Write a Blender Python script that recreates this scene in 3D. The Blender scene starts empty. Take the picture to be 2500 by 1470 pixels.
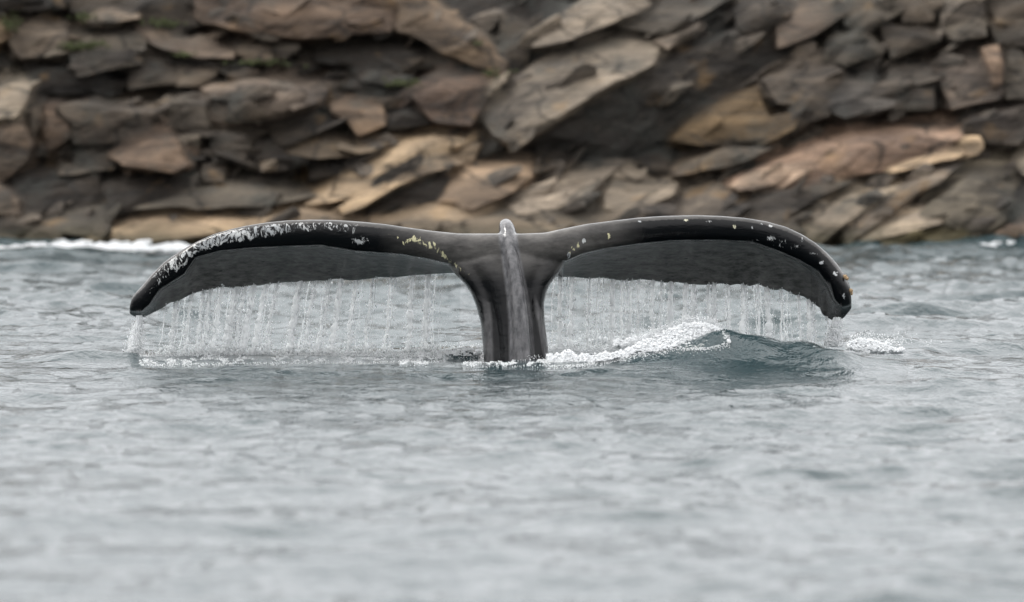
import bpy, bmesh, math, random
import numpy as np
from mathutils import Vector, noise

random.seed(7); rng = np.random.default_rng(7)
scene = bpy.context.scene

# ---------------------------------------------------------------- camera, sky, sun, exposure
CAM_H = 2.0            # eye height in a small boat
FPX = 15680.0          # focal length in photo pixels (2500 wide)
HORIZON = 880 - 392 * CAM_H             # photo row of the sea horizon
PITCH = math.atan((735 - HORIZON) / FPX)
SHORE = FPX * CAM_H / (605 - HORIZON)   # distance of the waterline under the rocks
cam = bpy.data.cameras.new("camera")
cam_o = bpy.data.objects.new("camera", cam)
scene.collection.objects.link(cam_o)
cam_o.location = (0, 0, CAM_H)
cam_o.rotation_euler = (math.pi / 2 - PITCH, 0, 0)
cam.sensor_width = 36
cam.lens = 36 * FPX / 2500
cam.clip_start = 0.5
cam.clip_end = 5000
cam.dof.use_dof = True
cam.dof.focus_distance = 40.0
cam.dof.aperture_fstop = 2.15
scene.camera = cam_o

SUN_EL, SUN_AZ = 54, 305      # azimuth clockwise from +Y: high on the left, a little beyond the whale
w = bpy.data.worlds.new("World"); scene.world = w; w.use_nodes = True
nt = w.node_tree; nt.nodes.clear()
out = nt.nodes.new("ShaderNodeOutputWorld"); bg = nt.nodes.new("ShaderNodeBackground")
bg.inputs[1].default_value = 0.1
sky = nt.nodes.new("ShaderNodeTexSky"); sky.sky_type = 'NISHITA'; sky.sun_disc = False
sky.sun_elevation = math.radians(SUN_EL); sky.sun_rotation = math.radians(SUN_AZ)
hsv = nt.nodes.new("ShaderNodeHueSaturation"); hsv.inputs['Saturation'].default_value = 0.35
tc = nt.nodes.new("ShaderNodeTexCoord"); sep = nt.nodes.new("ShaderNodeSeparateXYZ")
ramp = nt.nodes.new("ShaderNodeValToRGB")     # overcast deck: brighter towards the zenith
cr = ramp.color_ramp
cr.elements[0].position = 0.0; cr.elements[0].color = (0.64, 0.645, 0.66, 1)
cr.elements[1].position = 1.0; cr.elements[1].color = (1.15, 1.15, 1.15, 1)
e = cr.elements.new(0.12); e.color = (0.68, 0.684, 0.70, 1)
e = cr.elements.new(0.45); e.color = (0.95, 0.955, 0.96, 1)
mul = nt.nodes.new("ShaderNodeVectorMath"); mul.operation = 'SCALE'; mul.inputs['Scale'].default_value = 15.5
cn = nt.nodes.new("ShaderNodeTexNoise"); cn.inputs['Scale'].default_value = 3.0; cn.inputs['Detail'].default_value = 4
cm = nt.nodes.new("ShaderNodeMapRange"); cm.inputs[1].default_value = 0.3; cm.inputs[2].default_value = 0.7
cm.inputs[3].default_value = 0.82; cm.inputs[4].default_value = 1.15
mul2 = nt.nodes.new("ShaderNodeVectorMath"); mul2.operation = 'SCALE'
mix = nt.nodes.new("ShaderNodeMix"); mix.data_type = 'RGBA'; mix.inputs[0].default_value = 0.88
L = nt.links.new
L(tc.outputs['Generated'], sep.inputs[0]); L(sep.outputs['Z'], ramp.inputs[0])
L(ramp.outputs[0], mul.inputs[0]); L(tc.outputs['Generated'], cn.inputs['Vector'])
L(cn.outputs['Fac'], cm.inputs[0]); L(mul.outputs[0], mul2.inputs[0]); L(cm.outputs[0], mul2.inputs['Scale'])
L(sky.outputs[0], hsv.inputs['Color']); L(hsv.outputs[0], mix.inputs[6]); L(mul2.outputs[0], mix.inputs[7])
L(mix.outputs[2], bg.inputs[0]); L(bg.outputs[0], out.inputs[0])

sun = bpy.data.lights.new("sun", 'SUN'); sun.energy = 1.5; sun.angle = math.radians(16); sun.color = (1, 0.97, 0.92)
sun_o = bpy.data.objects.new("sun", sun); scene.collection.objects.link(sun_o)
az, el = math.radians(SUN_AZ), math.radians(SUN_EL)
sd = Vector((math.sin(az) * math.cos(el), math.cos(az) * math.cos(el), math.sin(el)))
sun_o.rotation_euler = sd.to_track_quat('Z', 'Y').to_euler(); sun_o.location = sd * 60

scene.render.engine = 'CYCLES'
scene.cycles.use_denoising = True
scene.cycles.max_bounces = 12; scene.cycles.diffuse_bounces = 8; scene.cycles.transparent_max_bounces = 40
scene.view_settings.view_transform = 'Standard'; scene.view_settings.look = 'None'
scene.view_settings.exposure = 0.46; scene.view_settings.gamma = 1.0
scene.view_settings.use_curve_mapping = False

# ---------------------------------------------------------------- helpers
CF = np.array([0, math.cos(PITCH), -math.sin(PITCH)]); CU = np.array([0, math.sin(PITCH), math.cos(PITCH)])
def P(px, py, Y):
    """survey of the photo: the point of the ray at photo pixel (px,py) that lies Y metres out"""
    px = np.asarray(px, float); py = np.asarray(py, float); Y = np.asarray(Y, float)
    px, py, Y = np.broadcast_arrays(px, py, Y)
    u = (px - 1250) / FPX; v = (735 - py) / FPX
    d = CF + v[..., None] * CU; d = d + u[..., None] * np.array([1.0, 0, 0])
    s = Y / d[..., 1]
    return d * s[..., None] + np.array([0, 0, CAM_H])
def proj(p):
    q = p - np.array([0, 0, CAM_H]); z = q @ CF
    return 1250 + FPX * q[:, 0] / z, 735 - FPX * (q @ CU) / z

def link(o): scene.collection.objects.link(o); return o
def tag(o, label=None, cat=None, group=None, kind=None):
    if label: o["label"] = label
    if cat: o["category"] = cat
    if group: o["group"] = group
    if kind: o["kind"] = kind
    return o
def mesh_np(name, V, F, mat, smooth=True, parent=None):
    V = np.asarray(V, np.float32); F = np.asarray(F, np.int32); k = F.shape[1]
    me = bpy.data.meshes.new(name); me.vertices.add(len(V)); me.vertices.foreach_set("co", V.ravel())
    me.loops.add(F.size); me.loops.foreach_set("vertex_index", F.ravel())
    me.polygons.add(len(F)); me.polygons.foreach_set("loop_start", np.arange(0, F.size, k, dtype=np.int32))
    me.polygons.foreach_set("loop_total", np.full(len(F), k, np.int32))
    me.update(calc_edges=True); me.validate()
    me.polygons.foreach_set("use_smooth", np.full(len(me.polygons), smooth))
    if mat: me.materials.append(mat)
    o = link(bpy.data.objects.new(name, me))
    if parent: o.parent = parent
    return o
def join_arrays(parts):
    V = []; F = []; n = 0
    for v, f in parts: V.append(v); F.append(np.asarray(f) + n); n += len(v)
    return np.concatenate(V), np.concatenate(F)
def new_mat(name):
    m = bpy.data.materials.new(name); m.use_nodes = True; n = m.node_tree
    return m, n, n.nodes['Principled BSDF'], n.links.new
def tex(n, kind, **kw):
    t = n.nodes.new("ShaderNodeTex" + kind)
    for k, v in kw.items(): t.inputs[k].default_value = v
    return t
def mapping(n, src, scale=(1, 1, 1), rot=(0, 0, 0)):
    m = n.nodes.new("ShaderNodeMapping"); m.inputs['Scale'].default_value = scale; m.inputs['Rotation'].default_value = rot
    n.links.new(src, m.inputs[0]); return m.outputs[0]
def maprange(n, src, a, b, c=0.0, d=1.0):
    m = n.nodes.new("ShaderNodeMapRange"); m.inputs[1].default_value = a; m.inputs[2].default_value = b
    m.inputs[3].default_value = c; m.inputs[4].default_value = d; n.links.new(src, m.inputs[0]); return m.outputs[0]
def math_n(n, op, a, b):
    m = n.nodes.new("ShaderNodeMath"); m.operation = op
    for i, x in enumerate((a, b)):
        if isinstance(x, (int, float)): m.inputs[i].default_value = x
        else: n.links.new(x, m.inputs[i])
    return m.outputs[0]
def mixc(n, fac, a, b, blend='MIX'):
    m = n.nodes.new("ShaderNodeMix"); m.data_type = 'RGBA'; m.blend_type = blend
    for i, x in ((0, fac), (6, a), (7, b)):
        if isinstance(x, (int, float)): m.inputs[i].default_value = x
        elif isinstance(x, tuple): m.inputs[i].default_value = (*x, 1)
        else: n.links.new(x, m.inputs[i])
    return m.outputs[2]
def bump(n, h, strength, dist, normal=None):
    b = n.nodes.new("ShaderNodeBump"); b.inputs['Strength'].default_value = strength; b.inputs['Distance'].default_value = dist
    n.links.new(h, b.inputs['Height'])
    if normal: n.links.new(normal, b.inputs['Normal'])
    return b.outputs[0]
interp = np.interp

# ---------------------------------------------------------------- materials
def mat_water():
    m, n, b, l = new_mat("sea_water")
    g = n.nodes.new("ShaderNodeNewGeometry").outputs['Position']
    t1 = tex(n, "Noise", Scale=1.0, Detail=5.0, Roughness=0.62, Distortion=0.4)
    l(mapping(n, g, (4.5, 3.2, 3)), t1.inputs['Vector'])
    t2 = tex(n, "Noise", Scale=1.0, Detail=3.0, Roughness=0.6)
    l(mapping(n, g, (19, 12, 12), (0, 0, 0.3)), t2.inputs['Vector'])
    bb = bump(n, t1.outputs['Fac'], 0.42, 0.10)
    bb = bump(n, t2.outputs['Fac'], 0.5, 0.012, bb)
    l(bb, b.inputs['Normal'])
    b.inputs['Base Color'].default_value = (0.024, 0.042, 0.047, 1)
    b.inputs['Roughness'].default_value = 0.06; b.inputs['IOR'].default_value = 1.333
    return m
def mat_rock(vertex_colour=False):
    m, n, b, l = new_mat("shore_rock")
    if vertex_colour:
        oi = n.nodes.new("ShaderNodeAttribute"); oi.attribute_name = "tint"
    else: oi = n.nodes.new("ShaderNodeObjectInfo")
    g = n.nodes.new("ShaderNodeNewGeometry").outputs['Position']
    strata = tex(n, "Noise", Scale=1.0, Detail=6.0, Roughness=0.6, Distortion=0.6)
    l(mapping(n, g, (1.1, 2.0, 6.5), (0, math.radians(32), 0)), strata.inputs['Vector'])
    blot = tex(n, "Noise", Scale=1.6, Detail=5.0, Roughness=0.65); l(g, blot.inputs['Vector'])
    fine = tex(n, "Noise", Scale=11.0, Detail=5.0, Roughness=0.7); l(g, fine.inputs['Vector'])
    c = mixc(n, maprange(n, strata.outputs['Fac'], 0.32, 0.68), (0.42, 0.42, 0.44), (1.45, 1.4, 1.35))
    col = mixc(n, 1.0, oi.outputs['Color'], c, 'MULTIPLY')
    bigb = tex(n, "Noise", Scale=0.75, Detail=3.0, Roughness=0.55); l(mapping(n, g, (1, 1, 2.0), (0, math.radians(28), 0)), bigb.inputs['Vector'])
    col = mixc(n, 1.0, col, mixc(n, maprange(n, bigb.outputs['Fac'], 0.35, 0.65), (0.6, 0.6, 0.62), (1.35, 1.32, 1.28)), 'MULTIPLY')
    # lichen: near-black and ochre crusts
    col = mixc(n, maprange(n, blot.outputs['Fac'], 0.52, 0.68, 0, 0.75), col, (0.045, 0.047, 0.042))
    och = tex(n, "Noise", Scale=2.7, Detail=4.0); l(mapping(n, g, (1, 1, 1), (2, 1, 0)), och.inputs['Vector'])
    col = mixc(n, maprange(n, och.outputs['Fac'], 0.62, 0.76, 0, 0.35), col, (0.30, 0.18, 0.075))
    col = mixc(n, maprange(n, fine.outputs['Fac'], 0.3, 0.7, 0.0, 0.45), col, mixc(n, 1.0, col, (0.45, 0.45, 0.46), 'MULTIPLY'))
    vc = n.nodes.new("ShaderNodeTexVoronoi"); vc.feature = 'DISTANCE_TO_EDGE'; vc.inputs['Scale'].default_value = 1.0
    wob = n.nodes.new("ShaderNodeVectorMath"); wob.operation = 'MULTIPLY_ADD'; wob.inputs[1].default_value = (.5, .5, .5); l(blot.outputs['Color'], wob.inputs[0]); l(mapping(n, g, (1.1, 1.4, 3.4), (0, math.radians(30), 0)), wob.inputs[2]); l(wob.outputs[0], vc.inputs['Vector'])
    crack = maprange(n, vc.outputs['Distance'], 0.0, 0.035, 0.75, 0.0)
    col = mixc(n, crack, col, (0.012, 0.011, 0.010))
    # wet weed line just above the water
    sp = n.nodes.new("ShaderNodeSeparateXYZ"); l(g, sp.inputs[0])
    wet = math_n(n, 'ADD', sp.outputs['Z'], math_n(n, 'MULTIPLY', blot.outputs['Fac'], 0.35))
    col = mixc(n, maprange(n, wet, 0.22, 0.40, 0.75, 0.0), col, (0.05, 0.045, 0.025))
    l(col, b.inputs['Base Color'])
    b.inputs['Roughness'].default_value = 0.85; b.inputs['Specular IOR Level'].default_value = 0.25
    l(bump(n, fine.outputs['Fac'], 0.7, 0.05, bump(n, strata.outputs['Fac'], 0.8, 0.12)), b.inputs['Normal'])
    return m
def mat_whale():
    m, n, b, l = new_mat("whale_skin")
    g = n.nodes.new("ShaderNodeTexCoord").outputs['Object']
    def attr(nm):
        a = n.nodes.new("ShaderNodeAttribute"); a.attribute_name = nm; return a.outputs['Fac']
    broad = tex(n, "Noise", Scale=7.0, Detail=5.0, Roughness=0.6); l(mapping(n, g, (1, 1, 2.2)), broad.inputs['Vector'])
    grey = mixc(n, maprange(n, broad.outputs['Fac'], 0.3, 0.7), (0.045, 0.042, 0.040), (0.135, 0.126, 0.118))
    ub = tex(n, 'Noise', Scale=13.0, Detail=7.0, Roughness=0.72); l(mapping(n, g, (1, 1, 2.6)), ub.inputs['Vector'])
    und = mixc(n, maprange(n, ub.outputs['Fac'], 0.36, 0.66), (0.022, 0.022, 0.021), (0.15, 0.147, 0.14))
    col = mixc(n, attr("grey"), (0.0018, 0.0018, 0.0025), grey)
    pale = tex(n, "Noise", Scale=26.0, Detail=6.0, Roughness=0.65); l(mapping(n, g, (1, 1, 0.5)), pale.inputs['Vector'])
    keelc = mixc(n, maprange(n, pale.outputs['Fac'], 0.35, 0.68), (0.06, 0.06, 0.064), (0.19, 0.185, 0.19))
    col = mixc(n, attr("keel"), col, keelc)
    col = mixc(n, attr("under"), col, und)
    # small dark pits and lines on the underside
    vo = tex(n, "Voronoi", Scale=10.0); l(mapping(n, g, (1, 1, 2.4)), vo.inputs['Vector'])
    pn = tex(n, "Noise", Scale=5.0, Detail=2.0); l(g, pn.inputs['Vector'])
    pit = math_n(n, 'MULTIPLY', maprange(n, vo.outputs['Distance'], 0.17, 0.10), maprange(n, pn.outputs['Fac'], 0.46, 0.56))
    col = mixc(n, math_n(n, 'MULTIPLY', pit, attr("under")), col, (0.006, 0.006, 0.007))
    # scraped white patches left by barnacles
    s1 = tex(n, "Noise", Scale=21.0, Detail=9.0, Roughness=0.76, Distortion=1.4); l(mapping(n, g, (1.5, 0.6, 0.75), (0, 0.45, 0)), s1.inputs['Vector'])
    thr = math_n(n, 'SUBTRACT', 0.80, math_n(n, 'MULTIPLY', attr("scar"), 0.33))
    sm = maprange(n, math_n(n, 'SUBTRACT', s1.outputs['Fac'], thr), 0.0, 0.025)
    sc = mixc(n, maprange(n, broad.outputs['Fac'], 0.4, 0.65), (0.33, 0.34, 0.35), (0.66, 0.66, 0.65))
    sc = mixc(n, attr("yellow"), sc, (0.66, 0.60, 0.32))
    col = mixc(n, sm, col, sc)
    l(col, b.inputs['Base Color'])
    l(maprange(n, attr('under'), 0, 1, 0.13, 0.36), b.inputs['Roughness']); b.inputs['IOR'].default_value = 1.33
    fb = tex(n, "Noise", Scale=34.0, Detail=4.0); l(mapping(n, g, (1, 1, 0.35)), fb.inputs['Vector'])
    ln = tex(n, "Noise", Scale=6.0, Detail=5.0, Roughness=0.6, Distortion=0.5); l(mapping(n, g, (1.2, 1, 3.0)), ln.inputs['Vector'])
    hb = bump(n, fb.outputs['Fac'], 0.22, 0.01, bump(n, ln.outputs['Fac'], 0.18, 0.03))
    hb = bump(n, sm, 0.5, 0.003, hb)
    l(hb, b.inputs['Normal'])
    return m
def mat_foam(name="foam", col=(0.92, 0.93, 0.94), tr=0.72):
    m, n, b, l = new_mat(name)
    b.inputs['Base Color'].default_value = (*col, 1); b.inputs['Roughness'].default_value = 0.45
    tl = n.nodes.new("ShaderNodeBsdfTranslucent"); tl.inputs[0].default_value = (0.97, 0.975, 0.98, 1)
    mx = n.nodes.new("ShaderNodeMixShader"); mx.inputs[0].default_value = tr
    l(b.outputs[0], mx.inputs[1]); l(tl.outputs[0], mx.inputs[2]); l(mx.outputs[0], n.nodes['Material Output'].inputs[0])
    return m
def mat_drop():
    m, n, b, l = new_mat("falling_water")
    b.inputs['Base Color'].default_value = (0.97, 0.975, 0.98, 1); b.inputs['Roughness'].default_value = 0.12
    b.inputs['IOR'].default_value = 1.33
    tr = n.nodes.new("ShaderNodeBsdfTransparent"); mx = n.nodes.new("ShaderNodeMixShader")
    g = n.nodes.new("ShaderNodeNewGeometry").outputs['Position']
    t = tex(n, "Noise", Scale=22.0, Detail=3.0); l(g, t.inputs['Vector'])
    l(maprange(n, t.outputs['Fac'], 0.35, 0.62, 0.8, 1.0), mx.inputs[0])
    tl = n.nodes.new('ShaderNodeBsdfTranslucent'); tl.inputs[0].default_value = (0.97, 0.975, 0.98, 1)
    m1 = n.nodes.new('ShaderNodeMixShader'); m1.inputs[0].default_value = 0.6; l(b.outputs[0], m1.inputs[1]); l(tl.outputs[0], m1.inputs[2])
    l(tr.outputs[0], mx.inputs[1]); l(m1.outputs[0], mx.inputs[2]); l(mx.outputs[0], n.nodes['Material Output'].inputs[0])
    return m
def mat_film():
    m, n, b, l = new_mat("water_film")
    b.inputs['Base Color'].default_value = (0.97, 0.975, 0.98, 1); b.inputs['Roughness'].default_value = 0.18; b.inputs['IOR'].default_value = 1.33
    tr = n.nodes.new("ShaderNodeBsdfTransparent"); tr.inputs[0].default_value = (0.86, 0.88, 0.88, 1)
    mx = n.nodes.new("ShaderNodeMixShader")
    g = n.nodes.new("ShaderNodeNewGeometry").outputs['Position']
    t = tex(n, "Noise", Scale=1.0, Detail=5.0, Roughness=0.7, Distortion=1.2); l(mapping(n, g, (30, 30, 17)), t.inputs['Vector'])
    big = tex(n, "Noise", Scale=1.0, Detail=2.0); l(mapping(n, g, (5, 5, 2.2)), big.inputs['Vector'])
    at = n.nodes.new("ShaderNodeAttribute"); at.attribute_name = "dense"
    a = math_n(n, 'ADD', math_n(n, 'MULTIPLY', big.outputs['Fac'], 0.9), math_n(n, 'MULTIPLY', t.outputs['Fac'], 1.0))
    a = math_n(n, 'ADD', a, math_n(n, 'MULTIPLY', at.outputs['Fac'], 0.45))
    l(maprange(n, a, 1.12, 1.50, 0.0, 0.18), mx.inputs[0])
    l(bump(n, t.outputs['Fac'], 0.35, 0.01), b.inputs['Normal'])
    tl = n.nodes.new('ShaderNodeBsdfTranslucent'); tl.inputs[0].default_value = (0.97, 0.975, 0.98, 1)
    m1 = n.nodes.new('ShaderNodeMixShader'); m1.inputs[0].default_value = 0.6; l(b.outputs[0], m1.inputs[1]); l(tl.outputs[0], m1.inputs[2])
    l(tr.outputs[0], mx.inputs[1]); l(m1.outputs[0], mx.inputs[2]); l(mx.outputs[0], n.nodes['Material Output'].inputs[0])
    return m
def mat_simple(name, col, rough=0.7, nscale=40, var=0.35):
    m, n, b, l = new_mat(name)
    t = tex(n, "Noise", Scale=nscale, Detail=4.0); l(n.nodes.new("ShaderNodeTexCoord").outputs['Object'], t.inputs['Vector'])
    dk = tuple(c * (1 - var) for c in col)
    l(mixc(n, maprange(n, t.outputs['Fac'], 0.35, 0.65), dk, col), b.inputs['Base Color'])
    l(bump(n, t.outputs['Fac'], 0.6, 0.01), b.inputs['Normal'])
    b.inputs['Roughness'].default_value = rough
    return m
M_WATER, M_ROCK, M_BEDROCK, M_WHALE = mat_water(), mat_rock(), mat_rock(True), mat_whale()
M_FOAM, M_DROP, M_FILM, M_SPRAY = mat_foam(), mat_drop(), mat_film(), mat_foam('spray', (0.95, 0.96, 0.97), 0.6)
M_BARN = mat_simple("barnacle_shell", (0.42, 0.28, 0.15), 0.6, 90)
M_MOSS = mat_simple("moss", (0.055, 0.066, 0.020), 0.95, 30)

# ---------------------------------------------------------------- sea
lam = np.exp(rng.uniform(math.log(0.17), math.log(3.2), 130))
th = rng.normal(math.radians(-68), math.radians(42), 130)
kk = 2 * math.pi / lam
amp = 0.0155 / kk * (lam / 1.0) ** -0.18
amp = np.where(lam > 1.8, amp * 0.95, amp)
ph = rng.uniform(0, 2 * math.pi, 130)
XS, YS, _ = P(1850, 890, 39.35)[0], 39.35, 0
def swell(x, y):
    """the raised water round the tail: the wave shoved up at right and small humps"""
    z = np.zeros_like(x)
    for cx, cy, h, sx, sf, sb in (
        (1.48, 39.45, 0.130, 0.66, 0.32, 0.5),      # wave in front of the right fluke
        (1.08, 39.55, 0.045, 0.30, 0.22, 0.4),
        (0.62, 39.55, 0.040, 0.45, 0.22, 0.4),
        (-2.62, 40.2, 0.055, 0.30, 0.20, 0.3),      # small dark wave off the left tip
        (-0.30, 40.25, 0.075, 0.13, 0.10, 0.2),     # chop beside the tail stock
        (-2.15, 38.3, 0.025, 0.22, 0.16, 0.3),
        (2.55, 40.6, 0.06, 0.5, 0.2, 0.4),
    ):
        dy = y - cy + 0.05 * np.sin(6.3 * x + 1.0) + 0.03 * np.sin(15.7 * x + 2.0)
        z += h * (1 + 0.12 * np.sin(9.1 * x + 0.7 * cy) + 0.07 * np.sin(23.0 * x - 5 * y)) * np.exp(-((x - cx) / sx) ** 2) * np.exp(-np.where(dy < 0, (dy / sf) ** 2, (dy / sb) ** 2))
    return z
def sea_disp(x, y, fade):
    dx = np.zeros_like(x); dy = np.zeros_like(x); z = np.zeros_like(x)
    gust = 0.85 + 0.3 * np.sin(0.37 * x + 0.21 * y) * np.sin(0.23 * y - 0.31 * x + 1.3)
    for i in range(len(lam)):
        cx, cy = math.cos(th[i]), math.sin(th[i])
        p = kk[i] * (cx * x + cy * y) + ph[i]
        s = np.sin(p); c = np.cos(p)
        z += amp[i] * s
        dx += 0.9 * amp[i] * cx * c; dy += 0.9 * amp[i] * cy * c
    slick = 1 + 0.7 * np.clip((y - 41) / 6, 0, 1) - 0.15 * np.exp(-((x / 2.6) ** 2) - ((y - 39.0) / 1.1) ** 2)   # calmer footprint round the whale
    f = fade * gust * slick
    return dx * f, dy * f, z * f
def build_sea():
    u1 = np.linspace(-0.115, 0.115, 640)
    side = 0.115 * np.exp(np.linspace(0, math.log(30), 36))[1:]
    u = np.concatenate([-side[::-1], u1, side])
    ys = np.concatenate([np.geomspace(1.5, 19.8, 24), np.arange(20, 30, 0.05), np.arange(30, 44, 0.046),
                         np.arange(44, 64, 0.09), 64 * np.exp(np.linspace(0.01, math.log(30), 40))])
    X = u[None, :] * ys[:, None]; Y = np.repeat(ys[:, None], len(u), 1)
    fade = np.where(np.abs(u) <= 0.116, 1.0, 0.35)[None, :] * np.where((ys > 19.9) & (ys < 64), 1.0, 0.3)[:, None]
    dx, dy, z = sea_disp(X, Y, fade)
    Z = z + swell(X, Y)
    V = np.stack([X + dx, Y + dy, Z], -1).reshape(-1, 3)
    ny, nx = X.shape; idx = np.arange(ny * nx).reshape(ny, nx)
    F = np.stack([idx[:-1, :-1], idx[:-1, 1:], idx[1:, 1:], idx[1:, :-1]], -1).reshape(-1, 4)
    o = mesh_np("sea", V, F, M_WATER)
    tag(o, kind="structure")
build_sea()
def surf_z(x, y):
    x = np.atleast_1d(np.asarray(x, float)); y = np.broadcast_to(np.asarray(y, float), x.shape)
    return sea_disp(x, y, 1.0)[2] + swell(x, y)

# ---------------------------------------------------------------- whale
# leading edge (top), lower limit of the rounded leading band, trailing edge: surveyed from the photo
LT = np.array([(316, 752), (322, 727), (332, 713), (345, 700), (370, 670), (400, 640), (440, 612), (480, 590), (520, 572), (560, 560), (600, 551), (650, 543), (700, 538), (760, 536), (820, 537), (880, 541), (940, 547), (1000, 556), (1060, 564), (1120, 570), (1250, 570)])
LC = np.array([(316, 760), (345, 762), (366, 745), (394, 706), (451, 671), (480, 629), (537, 614), (623, 606), (780, 600), (864, 614), (979, 622), (1040, 632), (1087, 643), (1250, 660)])
LB = np.array([(316, 768), (340, 780), (363, 770), (400, 751), (417, 738), (431, 739), (463, 721), (490, 712), (517, 708), (543, 701), (565, 704), (591, 703), (610, 698), (629, 699), (650, 696), (694, 690), (735, 689), (780, 686), (793, 687), (821, 681), (855, 686), (893, 683), (927, 677), (961, 679), (1007, 673), (1098, 667), (1250, 668)])
RT = np.array([(1250, 571), (1330, 568), (1380, 557), (1430, 547), (1500, 538), (1560, 531), (1620, 527), (1700, 525), (1760, 527), (1820, 532), (1870, 540), (1920, 554), (1960, 573), (1990, 592), (2020, 618), (2045, 645), (2062, 670), (2074, 695), (2079, 730)])
RC = np.array([(1250, 650), (1386, 637), (1423, 620), (1477, 608), (1557, 597), (1643, 589), (1750, 588), (1836, 592), (1893, 612), (1950, 637), (1993, 662), (2021, 700), (2036, 735), (2055, 752), (2079, 745)])
RB = np.array([(1250, 677), (1360, 677), (1397, 677), (1437, 681), (1471, 679), (1500, 684), (1537, 687), (1563, 683), (1590, 685), (1620, 691), (1655, 690), (1686, 696), (1729, 697), (1760, 693), (1784, 698), (1801, 694), (1833, 700), (1850, 694), (1870, 704), (1893, 710), (1910, 706), (1939, 721), (1961, 724), (1990, 746), (2001, 752), (2007, 769), (2036, 786), (2059, 779), (2079, 755)])
def y_lead(t):   # t 0 at the root, 1 at the tip: the flukes sweep back
    return 39.98 + 0.30 * t ** 1.3
def y_trail(t):
    return 40.62 + 0.10 * np.sin(t * math.pi) - 0.10 * t
def fluke(T, C, B, x0, x1):
    """x0 root, x1 tip (photo px)"""
    n = 260; s = np.linspace(0, 1, n); s = 1 - (1 - s) ** 1.35
    xs = x0 + (x1 - x0) * s
    t = np.abs(xs - 1250) / abs(x1 - 1250)
    a = interp(xs, T[:, 0], T[:, 1]); c = interp(xs, C[:, 0], C[:, 1]); b = interp(xs, B[:, 0], B[:, 1])
    c = np.clip(c, a + 2.5, b - 1.5)
    K = 30; ring = np.zeros((n, K, 3))
    yl = y_lead(t); yt = y_trail(t)
    end = np.clip((1 - s) * 14, 0, 1) ** 0.5
    yt = yl + (yt - yl) * (0.25 + 0.75 * end)
    R = (c - a) / 2 / 392.0
    for i in range(n):
        pts = []
        for j in range(13):                     # rounded leading edge, top -> crease
            q = math.pi / 2 - math.pi * j / 12
            pm = a[i] + 0.36 * (c[i] - a[i]); sq = math.sin(q)
            py = pm - (pm - a[i]) * sq if sq > 0 else pm - (c[i] - pm) * sq
            pts.append((py, yl[i] - 0.85 * R[i] * math.cos(q)))
        for j in range(1, 8):                   # underside, slightly hollow
            k = j / 7
            py = c[i] + (b[i] - c[i]) * (k ** 1.15)
            pts.append((py, yl[i] + 0.02 + (yt[i] - yl[i] - 0.02) * (k ** 0.8)))
        th_ = 0.022
        for j in range(10):                     # upper side back to the leading edge
            k = 1 - j / 10
            py = a[i] + 3 + (b[i] - a[i] - 6) * (k ** 1.5)
            pts.append((py, yl[i] + th_ + 0.012 + (yt[i] - yl[i]) * (k ** 0.8) + 0.05 * math.sin(k * math.pi)))
        pts = np.array(pts)
        ring[i] = P(np.full(K, xs[i]), pts[:, 0], pts[:, 1])
    V = ring.reshape(-1, 3)
    idx = np.arange(n * K).reshape(n, K); nx_ = np.roll(idx, -1, 1)
    F = np.stack([idx[:-1], nx_[:-1], nx_[1:], idx[1:]], -1).reshape(-1, 4)
    c0 = len(V); V = np.vstack([V, ring[0].mean(0), ring[-1].mean(0)])
    caps = []
    for j in range(K):
        j2 = (j + 1) % K
        caps.append((idx[0, j2], idx[0, j], c0, c0)); caps.append((idx[-1, j], idx[-1, j2], c0 + 1, c0 + 1))
    return V, F, np.array([q[:3] for q in caps])
def loft(rows, K=64, keel=False):
    """rows: (py, xl, xr, Yfront, Yback, hollow)"""
    rows = np.array(rows, float); pys = np.arange(rows[0, 0], rows[-1, 0] + 1, 5.0)
    cols = [interp(pys, rows[:, 0], rows[:, i]) for i in range(1, 6)]
    ring = np.zeros((len(pys), K, 3))
    for i, py in enumerate(pys):
        xl, xr, yf, yb, ho = [c[i] for c in cols]
        ang = np.linspace(0, 2 * math.pi, K, endpoint=False)
        cx, cy = (xl + xr) / 2, (yf + yb) / 2
        co, si = np.cos(ang), np.sin(ang)
        X = cx + (xr - xl) / 2 * np.sign(co) * np.abs(co) ** 0.92
        Y = cy - (yb - yf) / 2 * np.sign(si) * np.abs(si) ** 0.92
        # hollows beside the keel on the side we see
        Y = Y + np.where(si > 0, ho * 1.0 * np.exp(-((np.abs(co) - 0.52) / 0.20) ** 2), 0)
        ring[i] = P(X, np.full(K, py), Y)
    V = ring.reshape(-1, 3); n = len(pys)
    idx = np.arange(n * K).reshape(n, K); nx_ = np.roll(idx, -1, 1)
    F = np.stack([idx[:-1], idx[1:], nx_[1:], nx_[:-1]], -1).reshape(-1, 4)
    c0 = len(V); V = np.vstack([V, ring[0].mean(0), ring[-1].mean(0)])
    T_ = []
    for j in range(K):
        j2 = (j + 1) % K; T_.append((idx[0, j], idx[0, j2], c0)); T_.append((idx[-1, j2], idx[-1, j], c0 + 1))
    return V, F, np.array(T_)
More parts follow.
